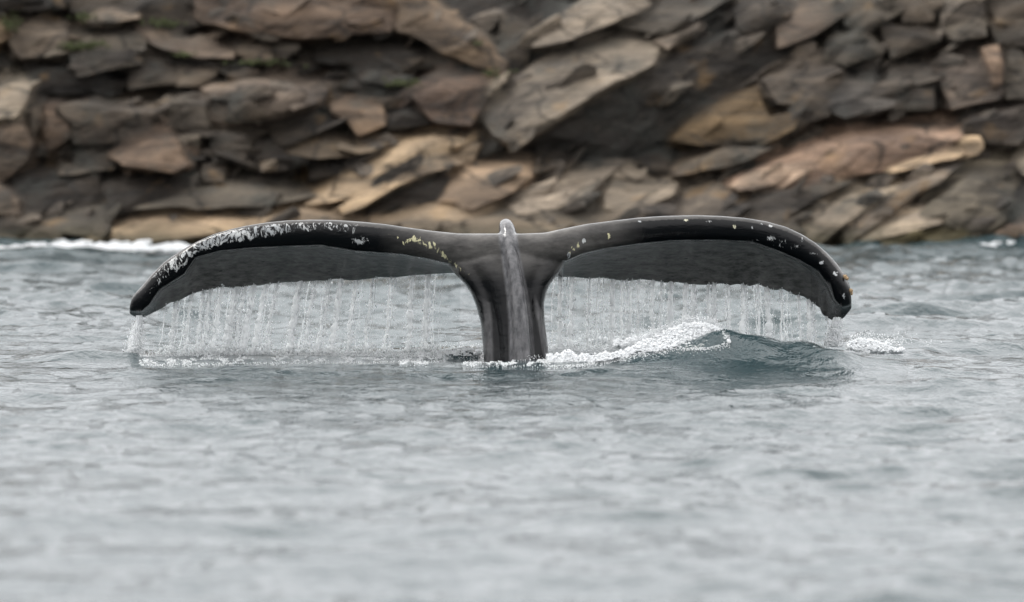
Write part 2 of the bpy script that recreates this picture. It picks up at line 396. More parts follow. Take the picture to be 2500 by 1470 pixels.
def build_whale():
    stock = loft([
        (571, 1150, 1330, 40.16, 40.34, 0), (576, 1118, 1362, 40.06, 40.42, 0), (590, 1100, 1382, 39.98, 40.42, 0.00),
        (620, 1088, 1388, 39.90, 40.38, 0.01), (643, 1089, 1380, 39.87, 40.34, 0.02), (666, 1108, 1365, 39.85, 40.30, 0.035),
        (694, 1135, 1343, 39.83, 40.26, 0.05), (714, 1149, 1334, 39.82, 40.24, 0.055), (743, 1161, 1328, 39.81, 40.22, 0.06),
        (786, 1173, 1330, 39.79, 40.22, 0.06), (837, 1178, 1337, 39.77, 40.22, 0.055), (877, 1181, 1342, 39.75, 40.22, 0.05), (1010, 1184, 1352, 39.70, 40.25, 0.04)])
    keel = loft([
        (534, 1231, 1239, 40.13, 40.17, 0), (537, 1224, 1246, 40.08, 40.22, 0), (545, 1219, 1252, 40.02, 40.26, 0), (560, 1218, 1259, 39.96, 40.3, 0), (586, 1220, 1264, 39.88, 40.3, 0),
        (643, 1231, 1271, 39.79, 40.2, 0), (714, 1239, 1286, 39.735, 40.2, 0), (786, 1243, 1297, 39.70, 40.2, 0),
        (830, 1244, 1302, 39.685, 40.2, 0), (1010, 1245, 1312, 39.63, 40.2, 0)], 40)
    inner = loft([(560, 1232, 1248, 39.97, 40.1, 0), (620, 1243, 1266, 39.82, 40, 0), (714, 1258, 1284, 39.722, 40, 0),
                  (786, 1266, 1294, 39.685, 40, 0), (1010, 1277, 1310, 39.61, 40, 0)], 24)
    lf = fluke(LT, LC, LB, 1250, 316); rf = fluke(RT, RC, RB, 1250, 2079)
    bm = bmesh.new()
    for V, Q, T_ in (stock, keel, inner, lf, rf):
        vs = [bm.verts.new(v) for v in V]
        for f in list(Q) + list(T_):
            try: bm.faces.new([vs[i] for i in f])
            except ValueError: pass
    me = bpy.data.meshes.new("w"); bm.to_mesh(me); bm.free()
    tmp = link(bpy.data.objects.new("tmp", me))
    r = tmp.modifiers.new("r", 'REMESH'); r.mode = 'VOXEL'; r.voxel_size = 0.0085; r.use_smooth_shade = True
    s = tmp.modifiers.new("s", 'SMOOTH'); s.iterations = 10; s.factor = 0.5
    dg = bpy.context.evaluated_depsgraph_get()
    m2 = bpy.data.meshes.new_from_object(tmp.evaluated_get(dg))
    bpy.data.objects.remove(tmp); bpy.data.meshes.remove(me)
    m2.name = "whale"; m2.materials.clear(); m2.materials.append(M_WHALE)
    m2.polygons.foreach_set("use_smooth", np.ones(len(m2.polygons), bool))
    n = len(m2.vertices); co = np.zeros(n * 3, np.float32); m2.vertices.foreach_get("co", co); co = co.reshape(-1, 3).astype(float)
    nrm = np.zeros(n * 3, np.float32); m2.vertices.foreach_get("normal", nrm); nrm = nrm.reshape(-1, 3)
    px, py = proj(co)
    left = px < 1250
    a = np.where(left, interp(px, LT[:, 0], LT[:, 1]), interp(px, RT[:, 0], RT[:, 1]))
    c = np.where(left, interp(px, LC[:, 0], LC[:, 1]), interp(px, RC[:, 0], RC[:, 1]))
    t = (py - a) / np.maximum(c - a, 4)
    tt = np.abs(px - 1250) / 930
    yl = y_lead(np.clip(tt, 0, 1))
    front = nrm[:, 1] < 0.25
    fl = (px < 1120) | (px > 1375)
    sm = lambda v, lo, hi: np.clip((v - lo) / (hi - lo), 0, 1)
    gz = lambda v, m_, s_: np.exp(-((v - m_) / s_) ** 2)
    scar = np.zeros(n); yel = np.zeros(n)
    band = sm(t, -0.02, 0.10) * (1 - sm(t, 0.62, 0.9))
    d = interp(px, [320, 345, 380, 420, 500, 600, 680, 720, 860, 900, 950, 990], [0.15, 0.55, 0.72, 0.88, 0.98, 0.95, 0.92, 0.85, 0.75, 0.55, 0.5, 0.0])
    up = interp(px, [320, 560, 640, 720, 860], [1, 1, 0.85, 0.62, 0.62])
    scar += np.where(left, d * sm(t, 0.0, 0.12) * (1 - sm(t, 0.62 * up, 0.95 * up)), 0)
    # yellowish line that follows the inner part of the left leading edge
    yc = interp(px, [940, 960, 985, 1010, 1040, 1060, 1085, 1100, 1120, 1150], [572, 573, 592, 582, 597, 602, 625, 637, 655, 672])
    wd = interp(px, [940, 1000, 1060, 1150], [7, 12, 15, 9])
    dd = interp(px, [930, 945, 980, 990, 1060, 1100, 1150, 1160], [0, 0.75, 0.6, 1.0, 1.0, 0.85, 0.6, 0])
    k_ = np.where(left, dd * gz(py, yc, wd), 0); scar = np.maximum(scar, k_); yel = np.maximum(yel, np.where(k_ > 0.05, 0.75, 0))
    def blob(x, y, sx, sy, v, ye=0.0):
        nonlocal scar, yel
        g_ = 1.45 * v * gz(px, x, sx) * gz(py, y, sy); scar = np.maximum(scar, g_)
        if ye: yel = np.maximum(yel, np.where(g_ > 0.1, ye, 0))
    for q in ((1388, 622, 6, 12, 1.1), (1400, 606, 7, 9, 1.1, .8), (1412, 600, 4, 14, 1.1, .8), (1426, 588, 6, 7, 1.1), (1487, 576, 5, 12, 1.1, .8),
              (1560, 541, 9, 5, .8), (1675, 538, 14, 6, .66, .5), (1728, 540, 14, 8, .7), (1794, 552, 6, 10, 1.05, .5), (1836, 556, 6, 14, .7), (1856, 546, 22, 6, .62),
              (1885, 582, 20, 12, .63), (1915, 591, 20, 12, .60), (1942, 603, 22, 13, .62), (1957, 586, 8, 9, .7), (1900, 600, 30, 10, .52), (1835, 585, 40, 10, .40), (1884, 552, 14, 6, .7), (1985, 620, 14, 8, .7),
              (2005, 640, 12, 8, .75), (2040, 668, 10, 10, .85), (2060, 722, 6, 14, .7), (470, 665, 30, 6, .6), (880, 588, 30, 14, .75)):
        blob(*q)
    scar *= front & (t > -0.06)
    under = np.where(fl & (t > 0.92), sm(t, 0.94, 1.12), 0)
    grey = 1 - sm(np.abs(px - 1250), 165, 330)
    grey *= 1 - 1.0 * sm(py, 610, 690) * (np.abs(px - 1250) < 220)
    grey = np.maximum(grey, 0.55 * (t < 0.15) * fl)  # sky sheen on the upper rim of the flukes, painted in as grey
    kx = interp(py, [534, 586, 643, 714, 786, 960], [1236, 1241, 1250, 1262, 1270, 1278])
    kw = interp(py, [534, 643, 960], [22, 23, 33])
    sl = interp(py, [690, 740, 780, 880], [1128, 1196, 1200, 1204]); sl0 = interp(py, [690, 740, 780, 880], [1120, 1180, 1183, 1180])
    sheen_strip = sm(px, sl0 - 4, sl0 + 2) * (1 - sm(px, sl - 3, sl + 3)) * sm(py, 715, 790)  # wet sky reflections down the stock's sides, painted into the skin colour
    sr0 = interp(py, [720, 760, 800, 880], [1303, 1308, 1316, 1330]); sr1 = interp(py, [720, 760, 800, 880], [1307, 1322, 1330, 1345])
    sheen_strip += sm(px, sr0 - 3, sr0 + 3) * (1 - sm(px, sr1 - 3, sr1 + 3)) * sm(py, 715, 760)
    grey = np.maximum(grey, 0.4 * sheen_strip * (nrm[:, 1] < 0.5))
    under *= 1 - 0.75 * sm(px, 1930, 2030) - 0.6 * (1 - sm(px, 350, 430))
    keel = (1 - sm(np.abs(px - kx), kw - 3, kw + 3)) * front
    scar = np.clip(scar, 0, 1.02)
    keel = np.maximum(keel, np.clip(sheen_strip, 0, 1) * (nrm[:, 1] < 0.6) * 0.6)  # the painted side reflections borrow the keel's pale colour
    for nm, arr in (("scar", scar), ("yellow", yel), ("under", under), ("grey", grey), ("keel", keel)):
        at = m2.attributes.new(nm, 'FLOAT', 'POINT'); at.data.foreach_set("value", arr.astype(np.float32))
    # fine swell of the hide
    o = link(bpy.data.objects.new("whale", m2))
    tag(o, "black humpback whale tail with spread flukes, white scars along the edges, rising from the sea", "whale")
    return o
whale = build_whale()

def barnacle(px, py, Y, r, axis):
    ax = Vector(axis).normalized(); q = Vector((0, 0, 1)).rotation_difference(ax)
    base = Vector(P(px, py, Y)); bm = bmesh.new()
    prof = [(1.05, 0), (1.0, .25), (.82, .7), (.60, 1.0), (.42, 1.0), (.36, .6), (0.01, .5)]
    S = 14; rings = []
    for rr, h in prof:
        rings.append([bm.verts.new(base + q @ Vector((r * rr * (1 + .1 * math.cos(6 * k * 2 * math.pi / S)) * math.cos(2 * math.pi * k / S),
                     r * rr * (1 + .1 * math.cos(6 * k * 2 * math.pi / S)) * math.sin(2 * math.pi * k / S), r * h * 1.1 - r * .35))) for k in range(S)])
    for A, B in zip(rings, rings[1:]):
        for k in range(S): bm.faces.new((A[k], A[(k + 1) % S], B[(k + 1) % S], B[k]))
    me = bpy.data.meshes.new("barnacle"); bm.to_mesh(me); bm.free(); me.materials.append(M_BARN)
    o = link(bpy.data.objects.new("barnacle", me)); o.parent = whale
for q in ((2063, 676, 40.22, .016, (1, -.5, .5)), (2068, 680, 40.2, .012, (1, -.8, .1)), (2077, 710, 40.24, .015, (1, -.5, .1)), (2079, 717, 40.25, .010, (1, -.2, -.4))):
    barnacle(*q)

# ---------------------------------------------------------------- small lumps: foam, drops
ICO_V = None
def unit(kind):
    bm = bmesh.new()
    if kind == 'ico': bmesh.ops.create_icosphere(bm, subdivisions=1, radius=1)
    elif kind == 'ico2': bmesh.ops.create_icosphere(bm, subdivisions=2, radius=1)
    else:
        bmesh.ops.create_icosphere(bm, subdivisions=1, radius=1)
    V = np.array([v.co[:] for v in bm.verts]); F = np.array([[v.index for v in f.verts] for f in bm.faces]); bm.free()
    if kind == 'octa':
        V = np.array([(1, 0, 0), (-1, 0, 0), (0, 1, 0), (0, -1, 0), (0, 0, 1), (0, 0, -1)], float)
        F = np.array([(0, 2, 4), (2, 1, 4), (1, 3, 4), (3, 0, 4), (2, 0, 5), (1, 2, 5), (3, 1, 5), (0, 3, 5)])
    return V, F
def lumps(C, R, kind='ico', stretch=(1, 1, 1)):
    V, F = unit(kind); n = len(C)
    st = np.ones((n, 1, 3)) * np.array(stretch) if np.ndim(stretch) == 1 else np.asarray(stretch)[:, None, :]
    ang = rng.uniform(0, 6.28, n); ca, sa = np.cos(ang), np.sin(ang)
    Vr = np.stack([V[None, :, 0] * ca[:, None] - V[None, :, 1] * sa[:, None], V[None, :, 0] * sa[:, None] + V[None, :, 1] * ca[:, None],
                   np.repeat(V[None, :, 2], n, 0)], -1)
    A = C[:, None, :] + Vr * R[:, None, None] * st
    FF = F[None] + (np.arange(n) * len(V))[:, None, None]
    return A.reshape(-1, 3), FF.reshape(-1, 3)
_gx = np.arange(-4, 4.001, 0.025); _gy = np.arange(37, 43.001, 0.025)
_GX, _GY = np.meshgrid(_gx, _gy); _GZ = sea_disp(_GX, _GY, 1.0)[2] + swell(_GX, _GY)
def gz_at(x, y):
    i = np.clip((y - 37) / 0.025, 0, len(_gy) - 1.01); j = np.clip((x + 4) / 0.025, 0, len(_gx) - 1.01)
    i0 = i.astype(int); j0 = j.astype(int); a = i - i0; b = j - j0
    return (_GZ[i0, j0] * (1 - a) * (1 - b) + _GZ[i0 + 1, j0] * a * (1 - b) + _GZ[i0, j0 + 1] * (1 - a) * b + _GZ[i0 + 1, j0 + 1] * a * b)
def hit(px, py, y0=38.2, y1=41.8):
    """where the line of sight through a surveyed point meets the water (or passes closest above it)"""
    best = np.full(len(px), 9.0); by = np.full(len(px), y0); done = np.zeros(len(px), bool)
    for y in np.arange(y0, y1, 0.02):
        q = P(px, py, y); g = q[:, 2] - gz_at(q[:, 0], q[:, 1])
        upd = (~done) & (g < best); best[upd] = g[upd]; by[upd] = y
        done |= g < 0.004
    return by
def vnoise(x, y, f, seed=0.0):
    return np.array([noise.noise(Vector((a * f, b * f, seed))) for a, b in zip(x, y)])

def foam_band(top, bot, Y0, slope, n, rmin, rmax, seed, thr=-0.25, drop=0.15, heap=False):
    """foam between two surveyed lines; it leans back up the slope of the water"""
    top = np.array(top, float); bot = np.array(bot, float)
    x0, x1 = top[0, 0], top[-1, 0]
    px = rng.uniform(x0, x1, n); a = interp(px, top[:, 0], top[:, 1]); b = interp(px, bot[:, 0], bot[:, 1])
    a = a + 9 * vnoise(px, px * 0, 0.045, seed + 2) + 5 * vnoise(px, px * 0, 0.16, seed + 3); b = b + 5 * vnoise(px, px * 0, 0.06, seed + 8) + 3 * vnoise(px, px * 0, 0.2, seed + 9); b = np.maximum(b, a + 1)
    k = rng.uniform(0, 1, n); py = a + (b - a) * k
    nz = vnoise(px, py * 2.2, 0.03, seed) + 0.6 * vnoise(px, py * 2.2, 0.09, seed + 5)
    edge = np.minimum(k, 1 - k) * 2
    keep = nz > thr - 0.5 * edge + 0.15
    px, py, b = px[keep], py[keep], b[keep]
    Y = (Y0 + (b - py) / 392.0 * slope if heap else hit(px, py, Y0 - 0.7, Y0 + 0.9)) + rng.normal(0, 0.012, len(px))
    C = P(px, py, Y); R = rmin + (rmax - rmin) * rng.power(0.6, len(px)) ** 2
    big = rng.random(len(R)) < (0.12 if heap else 0.03); R[big] = rng.uniform(0.009, 0.015, big.sum()) * (1 if heap else 0.6); C[big, 1] += 0.03; C[big, 2] -= 0.012
    parts = [lumps(C[~big], R[~big], 'ico', (1.25, 1, 0.8)), lumps(C[big], R[big], 'ico2', (1.5, 1, 0.7))]
    nd = int(n * drop)
    if nd:
        px = rng.uniform(x0, x1, nd); a = interp(px, top[:, 0], top[:, 1]); b = interp(px, bot[:, 0], bot[:, 1])
        py = np.where(rng.random(nd) < 0.7, a - np.abs(rng.normal(0, 7, nd)), b + np.abs(rng.normal(0, 5, nd)))
        parts.append(lumps(P(px, py, hit(px, py, Y0 - 0.6, Y0 + 0.8)), rng.uniform(0.0015, 0.005, nd), 'octa'))
    return parts

# breaking crest at right of the tail stock
parts = foam_band([(1338, 862), (1380, 858), (1440, 866), (1500, 862), (1540, 844), (1590, 822), (1640, 800), (1670, 786), (1710, 784), (1745, 792), (1765, 812), (1782, 832)],
                  [(1338, 892), (1400, 890), (1460, 884), (1520, 872), (1570, 862), (1610, 858), (1650, 848), (1690, 850), (1730, 848), (1755, 842), (1770, 838), (1782, 838)],
                  39.32, 1.3, 15000, 0.0015, 0.0085, 1.0, thr=-0.38, heap=True, drop=0.22)
parts += foam_band([(1500, 832), (1560, 820), (1620, 806), (1700, 800)], [(1500, 846), (1560, 842), (1620, 836), (1700, 836)], 39.6, 1.0, 1500, 0.003, 0.012, 2.0, thr=-0.3, heap=True)
V, F = join_arrays(parts)
tag(mesh_np("breaking_wave_foam", V, F, M_FOAM), "bright white breaking crest curling just right of the tail stock", "foam", kind="stuff")
# thin foam behind the curtains and round the stock
parts = foam_band([(1130, 884), (1180, 878), (1240, 882), (1290, 880), (1345, 872)], [(1130, 893), (1180, 892), (1240, 893), (1290, 892), (1345, 890)], 39.68, 1.2, 1300, 0.0015, 0.006, 3.0, thr=0.12)
V, F = join_arrays(parts)
tag(mesh_np("collar_foam", V, F, M_FOAM), "thin ring of white froth where the tail stock enters the water", "foam", kind="stuff")
parts = foam_band([(1020, 858), (1080, 850), (1130, 846), (1175, 848)], [(1020, 872), (1080, 868), (1130, 868), (1175, 866)], 40.55, 1.2, 1400, 0.003, 0.010, 4.0, thr=-0.1)
parts += foam_band([(975, 884), (1010, 878), (1045, 884)], [(975, 891), (1010, 889), (1045, 888)], 39.7, 1, 350, 0.002, 0.006, 4.5, thr=-0.1)
parts += foam_band([(340, 872), (500, 868), (650, 866), (800, 868), (950, 870), (1080, 872)], [(340, 890), (500, 886), (650, 884), (800, 884), (950, 882), (1080, 880)], 40.2, 1.2, 6500, 0.0015, 0.0055, 6.0, thr=0.3, drop=0.5)
V, F = join_arrays(parts)
tag(mesh_np("splash_foam", V, F, M_FOAM), "broken white froth along the foot of the left water curtain", "foam", kind="stuff")
parts = foam_band([(1340, 842), (1420, 828), (1500, 818), (1600, 812)], [(1340, 856), (1420, 846), (1500, 838), (1600, 836)], 40.8, 1.2, 3500, 0.002, 0.008, 7.0, thr=0.1, drop=0.3)
V, F = join_arrays(parts)
tag(mesh_np("curtain_foam", V, F, M_FOAM), "low froth behind the breaking crest under the right water curtain", "foam", kind="stuff")
parts = foam_band([(2070, 836), (2095, 824), (2130, 828), (2170, 840), (2205, 849)], [(2070, 848), (2110, 856), (2150, 858), (2205, 856)], 39.75, 1.3, 4500, 0.0015, 0.007, 8.0, thr=-0.25, drop=0.1, heap=True)
px = rng.normal(2165, 45, 130); py = 842 - np.abs(rng.normal(0, 13, 130))
parts.append(lumps(P(px, py, 39.9 + rng.normal(0, .05, 130)), rng.uniform(0.0015, 0.006, 130), 'octa'))
V, F = join_arrays(parts)
tag(mesh_np("tip_splash", V, F, M_FOAM), "white splash with flying drops beyond the right fluke tip", "splash", kind="stuff")

# ---------------------------------------------------------------- falling water
def tube(pts, rad, S=6):
    pts = np.asarray(pts); n = len(pts); a = np.linspace(0, 2 * math.pi, S, endpoint=False)
    ring = pts[:, None, :] + np.stack([np.cos(a), np.sin(a), np.zeros(S)], -1)[None] * np.asarray(rad)[:, None, None]
    idx = np.arange(n * S).reshape(n, S); nx_ = np.roll(idx, -1, 1)
    F = np.stack([idx[:-1], nx_[:-1], nx_[1:], idx[1:]], -1).reshape(-1, 4)
    F = np.concatenate([F[:, [0, 1, 2]], F[:, [0, 2, 3]]])
    return ring.reshape(-1, 3), F
def stream(x_top, drift, Btab, x_root, x_tip, r0, parent, end_py=None, y_off=0.0, start=0.0):
    yb = interp(x_top, Btab[:, 0], Btab[:, 1]) - 4; t = abs(x_top - 1250) / abs(x_tip - 1250)
    Yt = y_trail(np.array(t)) + y_off
    p0 = P(x_top, yb, Yt)
    zend = -0.03 if end_py is None else P(x_top, end_py, Yt)[2]
    n = 46; k = np.linspace(start, 1, n); h = p0[2] - zend
    se = rng.uniform(0, 100)
    wob = np.array([noise.noise(Vector((se, q * 5.0, 0.3))) for q in k]) * 0.018 * (0.2 + k)
    wob2 = np.array([noise.noise(Vector((se, q * 19.0, 3.3))) for q in k]) * 0.006 * (0.3 + k)
    X = p0[0] + drift / 392.0 * k ** 0.8 + wob + wob2
    Yy = p0[1] + wob * 0.7 + 0.02 * k
    Z = p0[2] - h * k
    rn = np.array([noise.noise(Vector((se + 9, q * 26.0, 7.7))) for q in k])
    rad = r0 * (0.75 + 0.25 * k) * np.clip(1.0 + 1.3 * rn * (0.25 + k), 0.15, 2.2)
    V, F = tube(np.stack([X, Yy, Z], -1), rad)
    mesh_np("stream", V, F, M_DROP, parent=parent)
    return X, Yy, Z
def curtain(name, label, Btab, x_root, x_tip, xs_major, drift_f, dens_f, seed, clip_f=None):
    root = link(bpy.data.objects.new(name, None)); tag(root, label, "falling water", "water falling from the flukes")
    paths = []
    x_mid = (x_root + x_tip) / 2
    root.location = (0, 0, 0)
    for x in xs_major:
        paths.append((stream(x, drift_f(x), Btab, x_root, x_tip, 0.008 + 0.015 * rng.power(0.8), root), 1.0))
        for q in range(1): paths.append((stream(x + rng.normal(0, 6), drift_f(x) + rng.normal(0, 4), Btab, x_root, x_tip, rng.uniform(0.003, 0.0055), root), 0.6))
    lo, hi = min(x_root, x_tip), max(x_root, x_tip)
    minor = rng.uniform(lo + 10, hi - 60 if x_tip > x_root else hi - 10, 26)
    if x_tip < x_root: minor = np.maximum(minor, lo + 90)
    for x in minor:
        paths.append((stream(x, drift_f(x) + rng.normal(0, 6), Btab, x_root, x_tip, rng.uniform(0.0018, 0.0042), root, y_off=rng.normal(0, 0.03)), 0.45))
    # thin rippled film between the streams
    nx_, nz_ = 260, 60
    xs = np.linspace(lo, hi, nx_); xs = xs[(xs > lo + (70 if x_tip < x_root else 0)) & (xs < hi - (60 if x_tip > x_root else 0))]; nx_ = len(xs)
    yb = interp(xs, Btab[:, 0], Btab[:, 1]) - 5; t = np.abs(xs - 1250) / abs(x_tip - 1250); Yt = y_trail(t)
    top = P(xs, yb, Yt); dr = np.array([drift_f(x) for x in xs]) / 392
    k = np.linspace(0, 1, nz_)
    G = np.zeros((nz_, nx_, 3)); D = np.zeros((nz_, nx_))
    for i in range(nz_):
        kk_ = k[i]
        G[i, :, 0] = top[:, 0] + dr * kk_ ** 0.8
        G[i, :, 2] = top[:, 2] + (-0.02 - top[:, 2]) * kk_
        rp = np.array([noise.noise(Vector((a * 14, kk_ * 4, seed))) for a in top[:, 0]])
        G[i, :, 1] = top[:, 1] + 0.05 + 0.02 * rp
        D[i] = np.array([dens_f(x, kk_) for x in xs])
    V = G.reshape(-1, 3); idx = np.arange(nz_ * nx_).reshape(nz_, nx_)
    F = np.stack([idx[:-1, :-1], idx[:-1, 1:], idx[1:, 1:], idx[1:, :-1]], -1).reshape(-1, 4)
    f = mesh_np("water_film", V, F, M_FILM, parent=root)
    at = f.data.attributes.new("dense", 'FLOAT', 'POINT'); at.data.foreach_set("value", D.ravel().astype(np.float32))
    # drops torn from the streams, and lacy bits of film
    C = []; R = []
    for (X, Yy, Z), wt in paths:
        n = int(120 * wt); q = rng.integers(0, len(X), n); k_ = q / len(X)
        C.append(np.stack([X[q] + rng.normal(0, 1, n) * (0.006 + 0.020 * k_), Yy[q] + rng.normal(0, 0.02, n), Z[q] + rng.uniform(-.01, .01, n)], -1))
        R.append(0.0015 + 0.0052 * rng.power(0.5, n))
    for (X, Yy, Z), wt in paths:            # crowns of spray where each stream lands
        n = int(55 * wt); C.append(np.stack([X[-1] + rng.normal(0, .028, n), Yy[-1] + rng.normal(0, .05, n), np.abs(rng.normal(0, .035, n))], -1)); R.append(rng.uniform(.0018, .0062, n))
    n = 3200; x = rng.uniform(xs[0], xs[-1], n); k_ = rng.uniform(0, 1, n)
    keep = rng.random(n) < np.clip(np.array([dens_f(a, b) for a, b in zip(x, k_)]) + 0.25, 0, 1); x, k_ = x[keep], k_[keep]
    tp = P(x, interp(x, Btab[:, 0], Btab[:, 1]) - 4, y_trail(np.abs(x - 1250) / abs(x_tip - 1250)))
    dr = np.array([drift_f(a) for a in x]) / 392
    Cc = np.stack([tp[:, 0] + dr * k_ ** 0.8, tp[:, 1] + rng.normal(0, 0.03, len(x)), tp[:, 2] * (1 - k_) - 0.0], -1)
    C.append(Cc); R.append(rng.uniform(0.0008, 0.0026, len(x)))
    C = np.concatenate(C); R = np.concatenate(R)
    st = np.stack([rng.uniform(.7, 1.5, len(C)), np.ones(len(C)), rng.uniform(.8, 2.4, len(C))], -1)
    V, F = lumps(C, R, 'octa', st)
    o = mesh_np("droplets", V, F, M_SPRAY, parent=root); o["kind"] = "stuff"
    return root
rl = random.Random(3)
maj_l = [432, 470, 500, 517, 545, 578, 602, 622, 650, 681, 735, 772, 805, 835, 872, 912, 955, 1008, 1046]
maj_r = [1368, 1396, 1441, 1497, 1520, 1541, 1560, 1594, 1615, 1637, 1675, 1694, 1729, 1743, 1778, 1812, 1850, 1872, 1905, 1950, 1975]
def dl(x): return interp(x, [400, 600, 800, 1000, 1130], [-16, -34, -32, -14, -4])
def dr_(x): return interp(x, [1340, 1450, 1700, 1850, 2000], [0, -6, -2, 8, 6])
def dens_l(x, k): return float(interp(x, [400, 470, 700, 900, 1040, 1130], [0.25, 0.45, 0.8, 0.85, 0.7, 0.05]) * (1.05 - 0.35 * k))
def dens_r(x, k): return float(interp(x, [1340, 1360, 1500, 1700, 1800, 1990], [0.9, 1.0, 0.9, 0.65, 0.35, 0.25]) * (1.05 - 0.3 * k))
curtain("water_curtain", "sheet of streams and drops pouring off the left fluke's trailing edge", LB, 1128, 316, maj_l, dl, dens_l, 1.5)
curtain("water_curtain", "sheet of streams and drops pouring off the right fluke's trailing edge", RB, 1338, 2079, maj_r, dr_, dens_r, 8.5)

def plume(name, label, x_top, y_top, y_bot, x_bot, w0, w1, Y, n):
    root = link(bpy.data.objects.new(name, None)); tag(root, label, "falling water")
    for i in range(9):
        t0 = rng.normal(0, .4); k = np.linspace(0, 1, 30); se = rng.uniform(0, 99)
        px = x_top + (x_bot - x_top) * k + t0 * (w0 + (w1 - w0) * k) + np.array([noise.noise(Vector((se, q * 7, 0))) for q in k]) * 9 * k
        pts = P(px, y_top + (y_bot - y_top) * k, Y + rng.normal(0, .02))
        rad = 0.0055 * np.clip(1 + 1.4 * np.array([noise.noise(Vector((se, q * 22, 5))) for q in k]), .15, 2)
        V, F = tube(pts, rad); mesh_np("stream", V, F, M_DROP, parent=root)
    k = rng.power(1.5, n); px = x_top + (x_bot - x_top) * k + rng.normal(0, .45, n) * (w0 + (w1 - w0) * k)
    C = P(px, y_top + (y_bot - y_top) * k, Y + rng.normal(0, .04, n)); st = np.stack([np.ones(n), np.ones(n), rng.uniform(1, 2.5, n)], -1)
    V, F = lumps(C, rng.uniform(0.0010, 0.0042, n), 'octa', st)
    o = mesh_np("droplets", V, F, M_SPRAY, parent=root); o["kind"] = "stuff"
plume("water_plume", "white jet of water dropping from the left fluke tip", 340, 770, 893, 322, 12, 28, 40.32, 3800)
plume("water_plume", "short white jet of water dropping from the right fluke tip", 2046, 775, 846, 2034, 10, 24, 40.3, 2600)

# ---------------------------------------------------------------- rocky shore
def W(py): return SHORE + 0.3 + (605 - py) * 0.0036
TAN = (.29, .22, .15); SAND = (.50, .39, .26); PALE = (.46, .415, .345); PINK = (.41, .295, .235)
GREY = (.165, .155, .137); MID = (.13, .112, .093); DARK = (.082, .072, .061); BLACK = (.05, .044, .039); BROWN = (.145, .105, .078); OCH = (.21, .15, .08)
cliff = None
HOSTS = []
from mathutils.bvhtree import BVHTree
def blur(A, n_):
    k = np.exp(-np.linspace(-2, 2, 2 * n_ + 1) ** 2); k /= k.sum()
    for ax in (0, 1):
        A = np.apply_along_axis(lambda v: np.convolve(np.pad(v, n_, mode='edge'), k, 'valid'), ax, A)
    return A
def build_bedrock(cliff):
    """the continuous rock mass the blocks are part of: it follows their faces and closes the joints between them"""
    xs = np.concatenate([np.linspace(-40, -9.7, 60), np.linspace(-9.5, -5.35, 50)[:-1], np.linspace(-5.35, 5.35, 420), np.linspace(5.35, 9.5, 50)[1:], np.linspace(9.7, 40, 60)]); zs = np.linspace(-0.5, 2.75, 128)
    polys = []; verts = []; owner = []; n0 = 0
    for tree, o in HOSTS:
        vv = [v.co + o.location for v in o.data.vertices]; verts += vv
        for p in o.data.polygons: polys.append([i + n0 for i in p.vertices]); owner.append(o)
        n0 += len(vv)
    T = BVHTree.FromPolygons(verts, polys)
    Y = np.zeros((len(zs), len(xs))); C = np.zeros((len(zs), len(xs), 3)); H = np.zeros_like(Y)
    for i, z in enumerate(zs):
        for j, x in enumerate(xs):
            h = T.ray_cast(Vector((x, SHORE - 6, z)), Vector((0, 1, 0)))
            if h[0] is not None and h[0].y < SHORE + 0.9 + z: Y[i, j] = h[0].y; H[i, j] = 1; C[i, j] = owner[h[2]].color[:3]
    w_ = H + 1e-3; d0 = np.broadcast_to((SHORE + 0.7 + zs * 0.93)[:, None], Y.shape); base = np.array([0.06, 0.055, 0.048])
    n1 = blur(w_, 3)
    Yb = blur(np.where(H > 0, Y, d0) * w_, 3) / n1
    Yd = blur(np.where(H > 0, Y, d0), 9)
    Cb = np.stack([blur(np.where(H > 0, C[..., q], base[q]) * w_, 3) / n1 for q in range(3)], -1)
    open_ = 1 - blur(H, 2)
    for i, z in enumerate(zs):
        for j, x in enumerate(xs):
            s1 = x * .87 + z * .5; s2 = z * .87 - x * .5
            f = noise.fractal(Vector((s1 * 1.6, 0, s2 * 6)), 0.9, 2.0, 4)
            Yb[i, j] = 0.75 * Yb[i, j] + 0.25 * Yd[i, j] + 0.05 * open_[i, j] + 0.06 * f - 0.005
    V = np.stack([np.broadcast_to(xs, Y.shape), Yb, np.broadcast_to(zs[:, None], Y.shape)], -1).reshape(-1, 3); ny, nx_ = Y.shape
    top = V.reshape(ny, nx_, 3)[-1].copy()
    V = np.vstack([V] + [top + np.array([0, 2, .15]), top + np.array([0, 8, .3]), top + np.array([0, 60, .8])])
    Cf = np.vstack([Cb.reshape(-1, 3)] + [Cb[-1]] * 3); ny += 3
    idx = np.arange(ny * nx_).reshape(ny, nx_)
    F = np.stack([idx[:-1, :-1], idx[:-1, 1:], idx[1:, 1:], idx[1:, :-1]], -1).reshape(-1, 4)
    t = mesh_np("cliff_tmp", V, F, M_BEDROCK, smooth=True)
    at = t.data.attributes.new("tint", 'FLOAT_COLOR', 'POINT'); at.data.foreach_set("color", np.hstack([Cf * 0.9, np.ones((len(Cf), 1))]).astype(np.float32).ravel())
    cliff.data = t.data; cliff.data.name = "cliff"; bpy.data.objects.remove(t)
cliff = link(bpy.data.objects.new("cliff", bpy.data.meshes.new("blank"))); tag(cliff, kind="structure")
def mute(c):
    m_ = sum(c) / 3; t_ = (0.62, 0.53, 0.43); return [0.94 * (0.8 * q + 0.2 * m_ * w_ / 0.53) * z for q, w_, z in zip(c, t_, (1.04, 0.98, 0.90))]
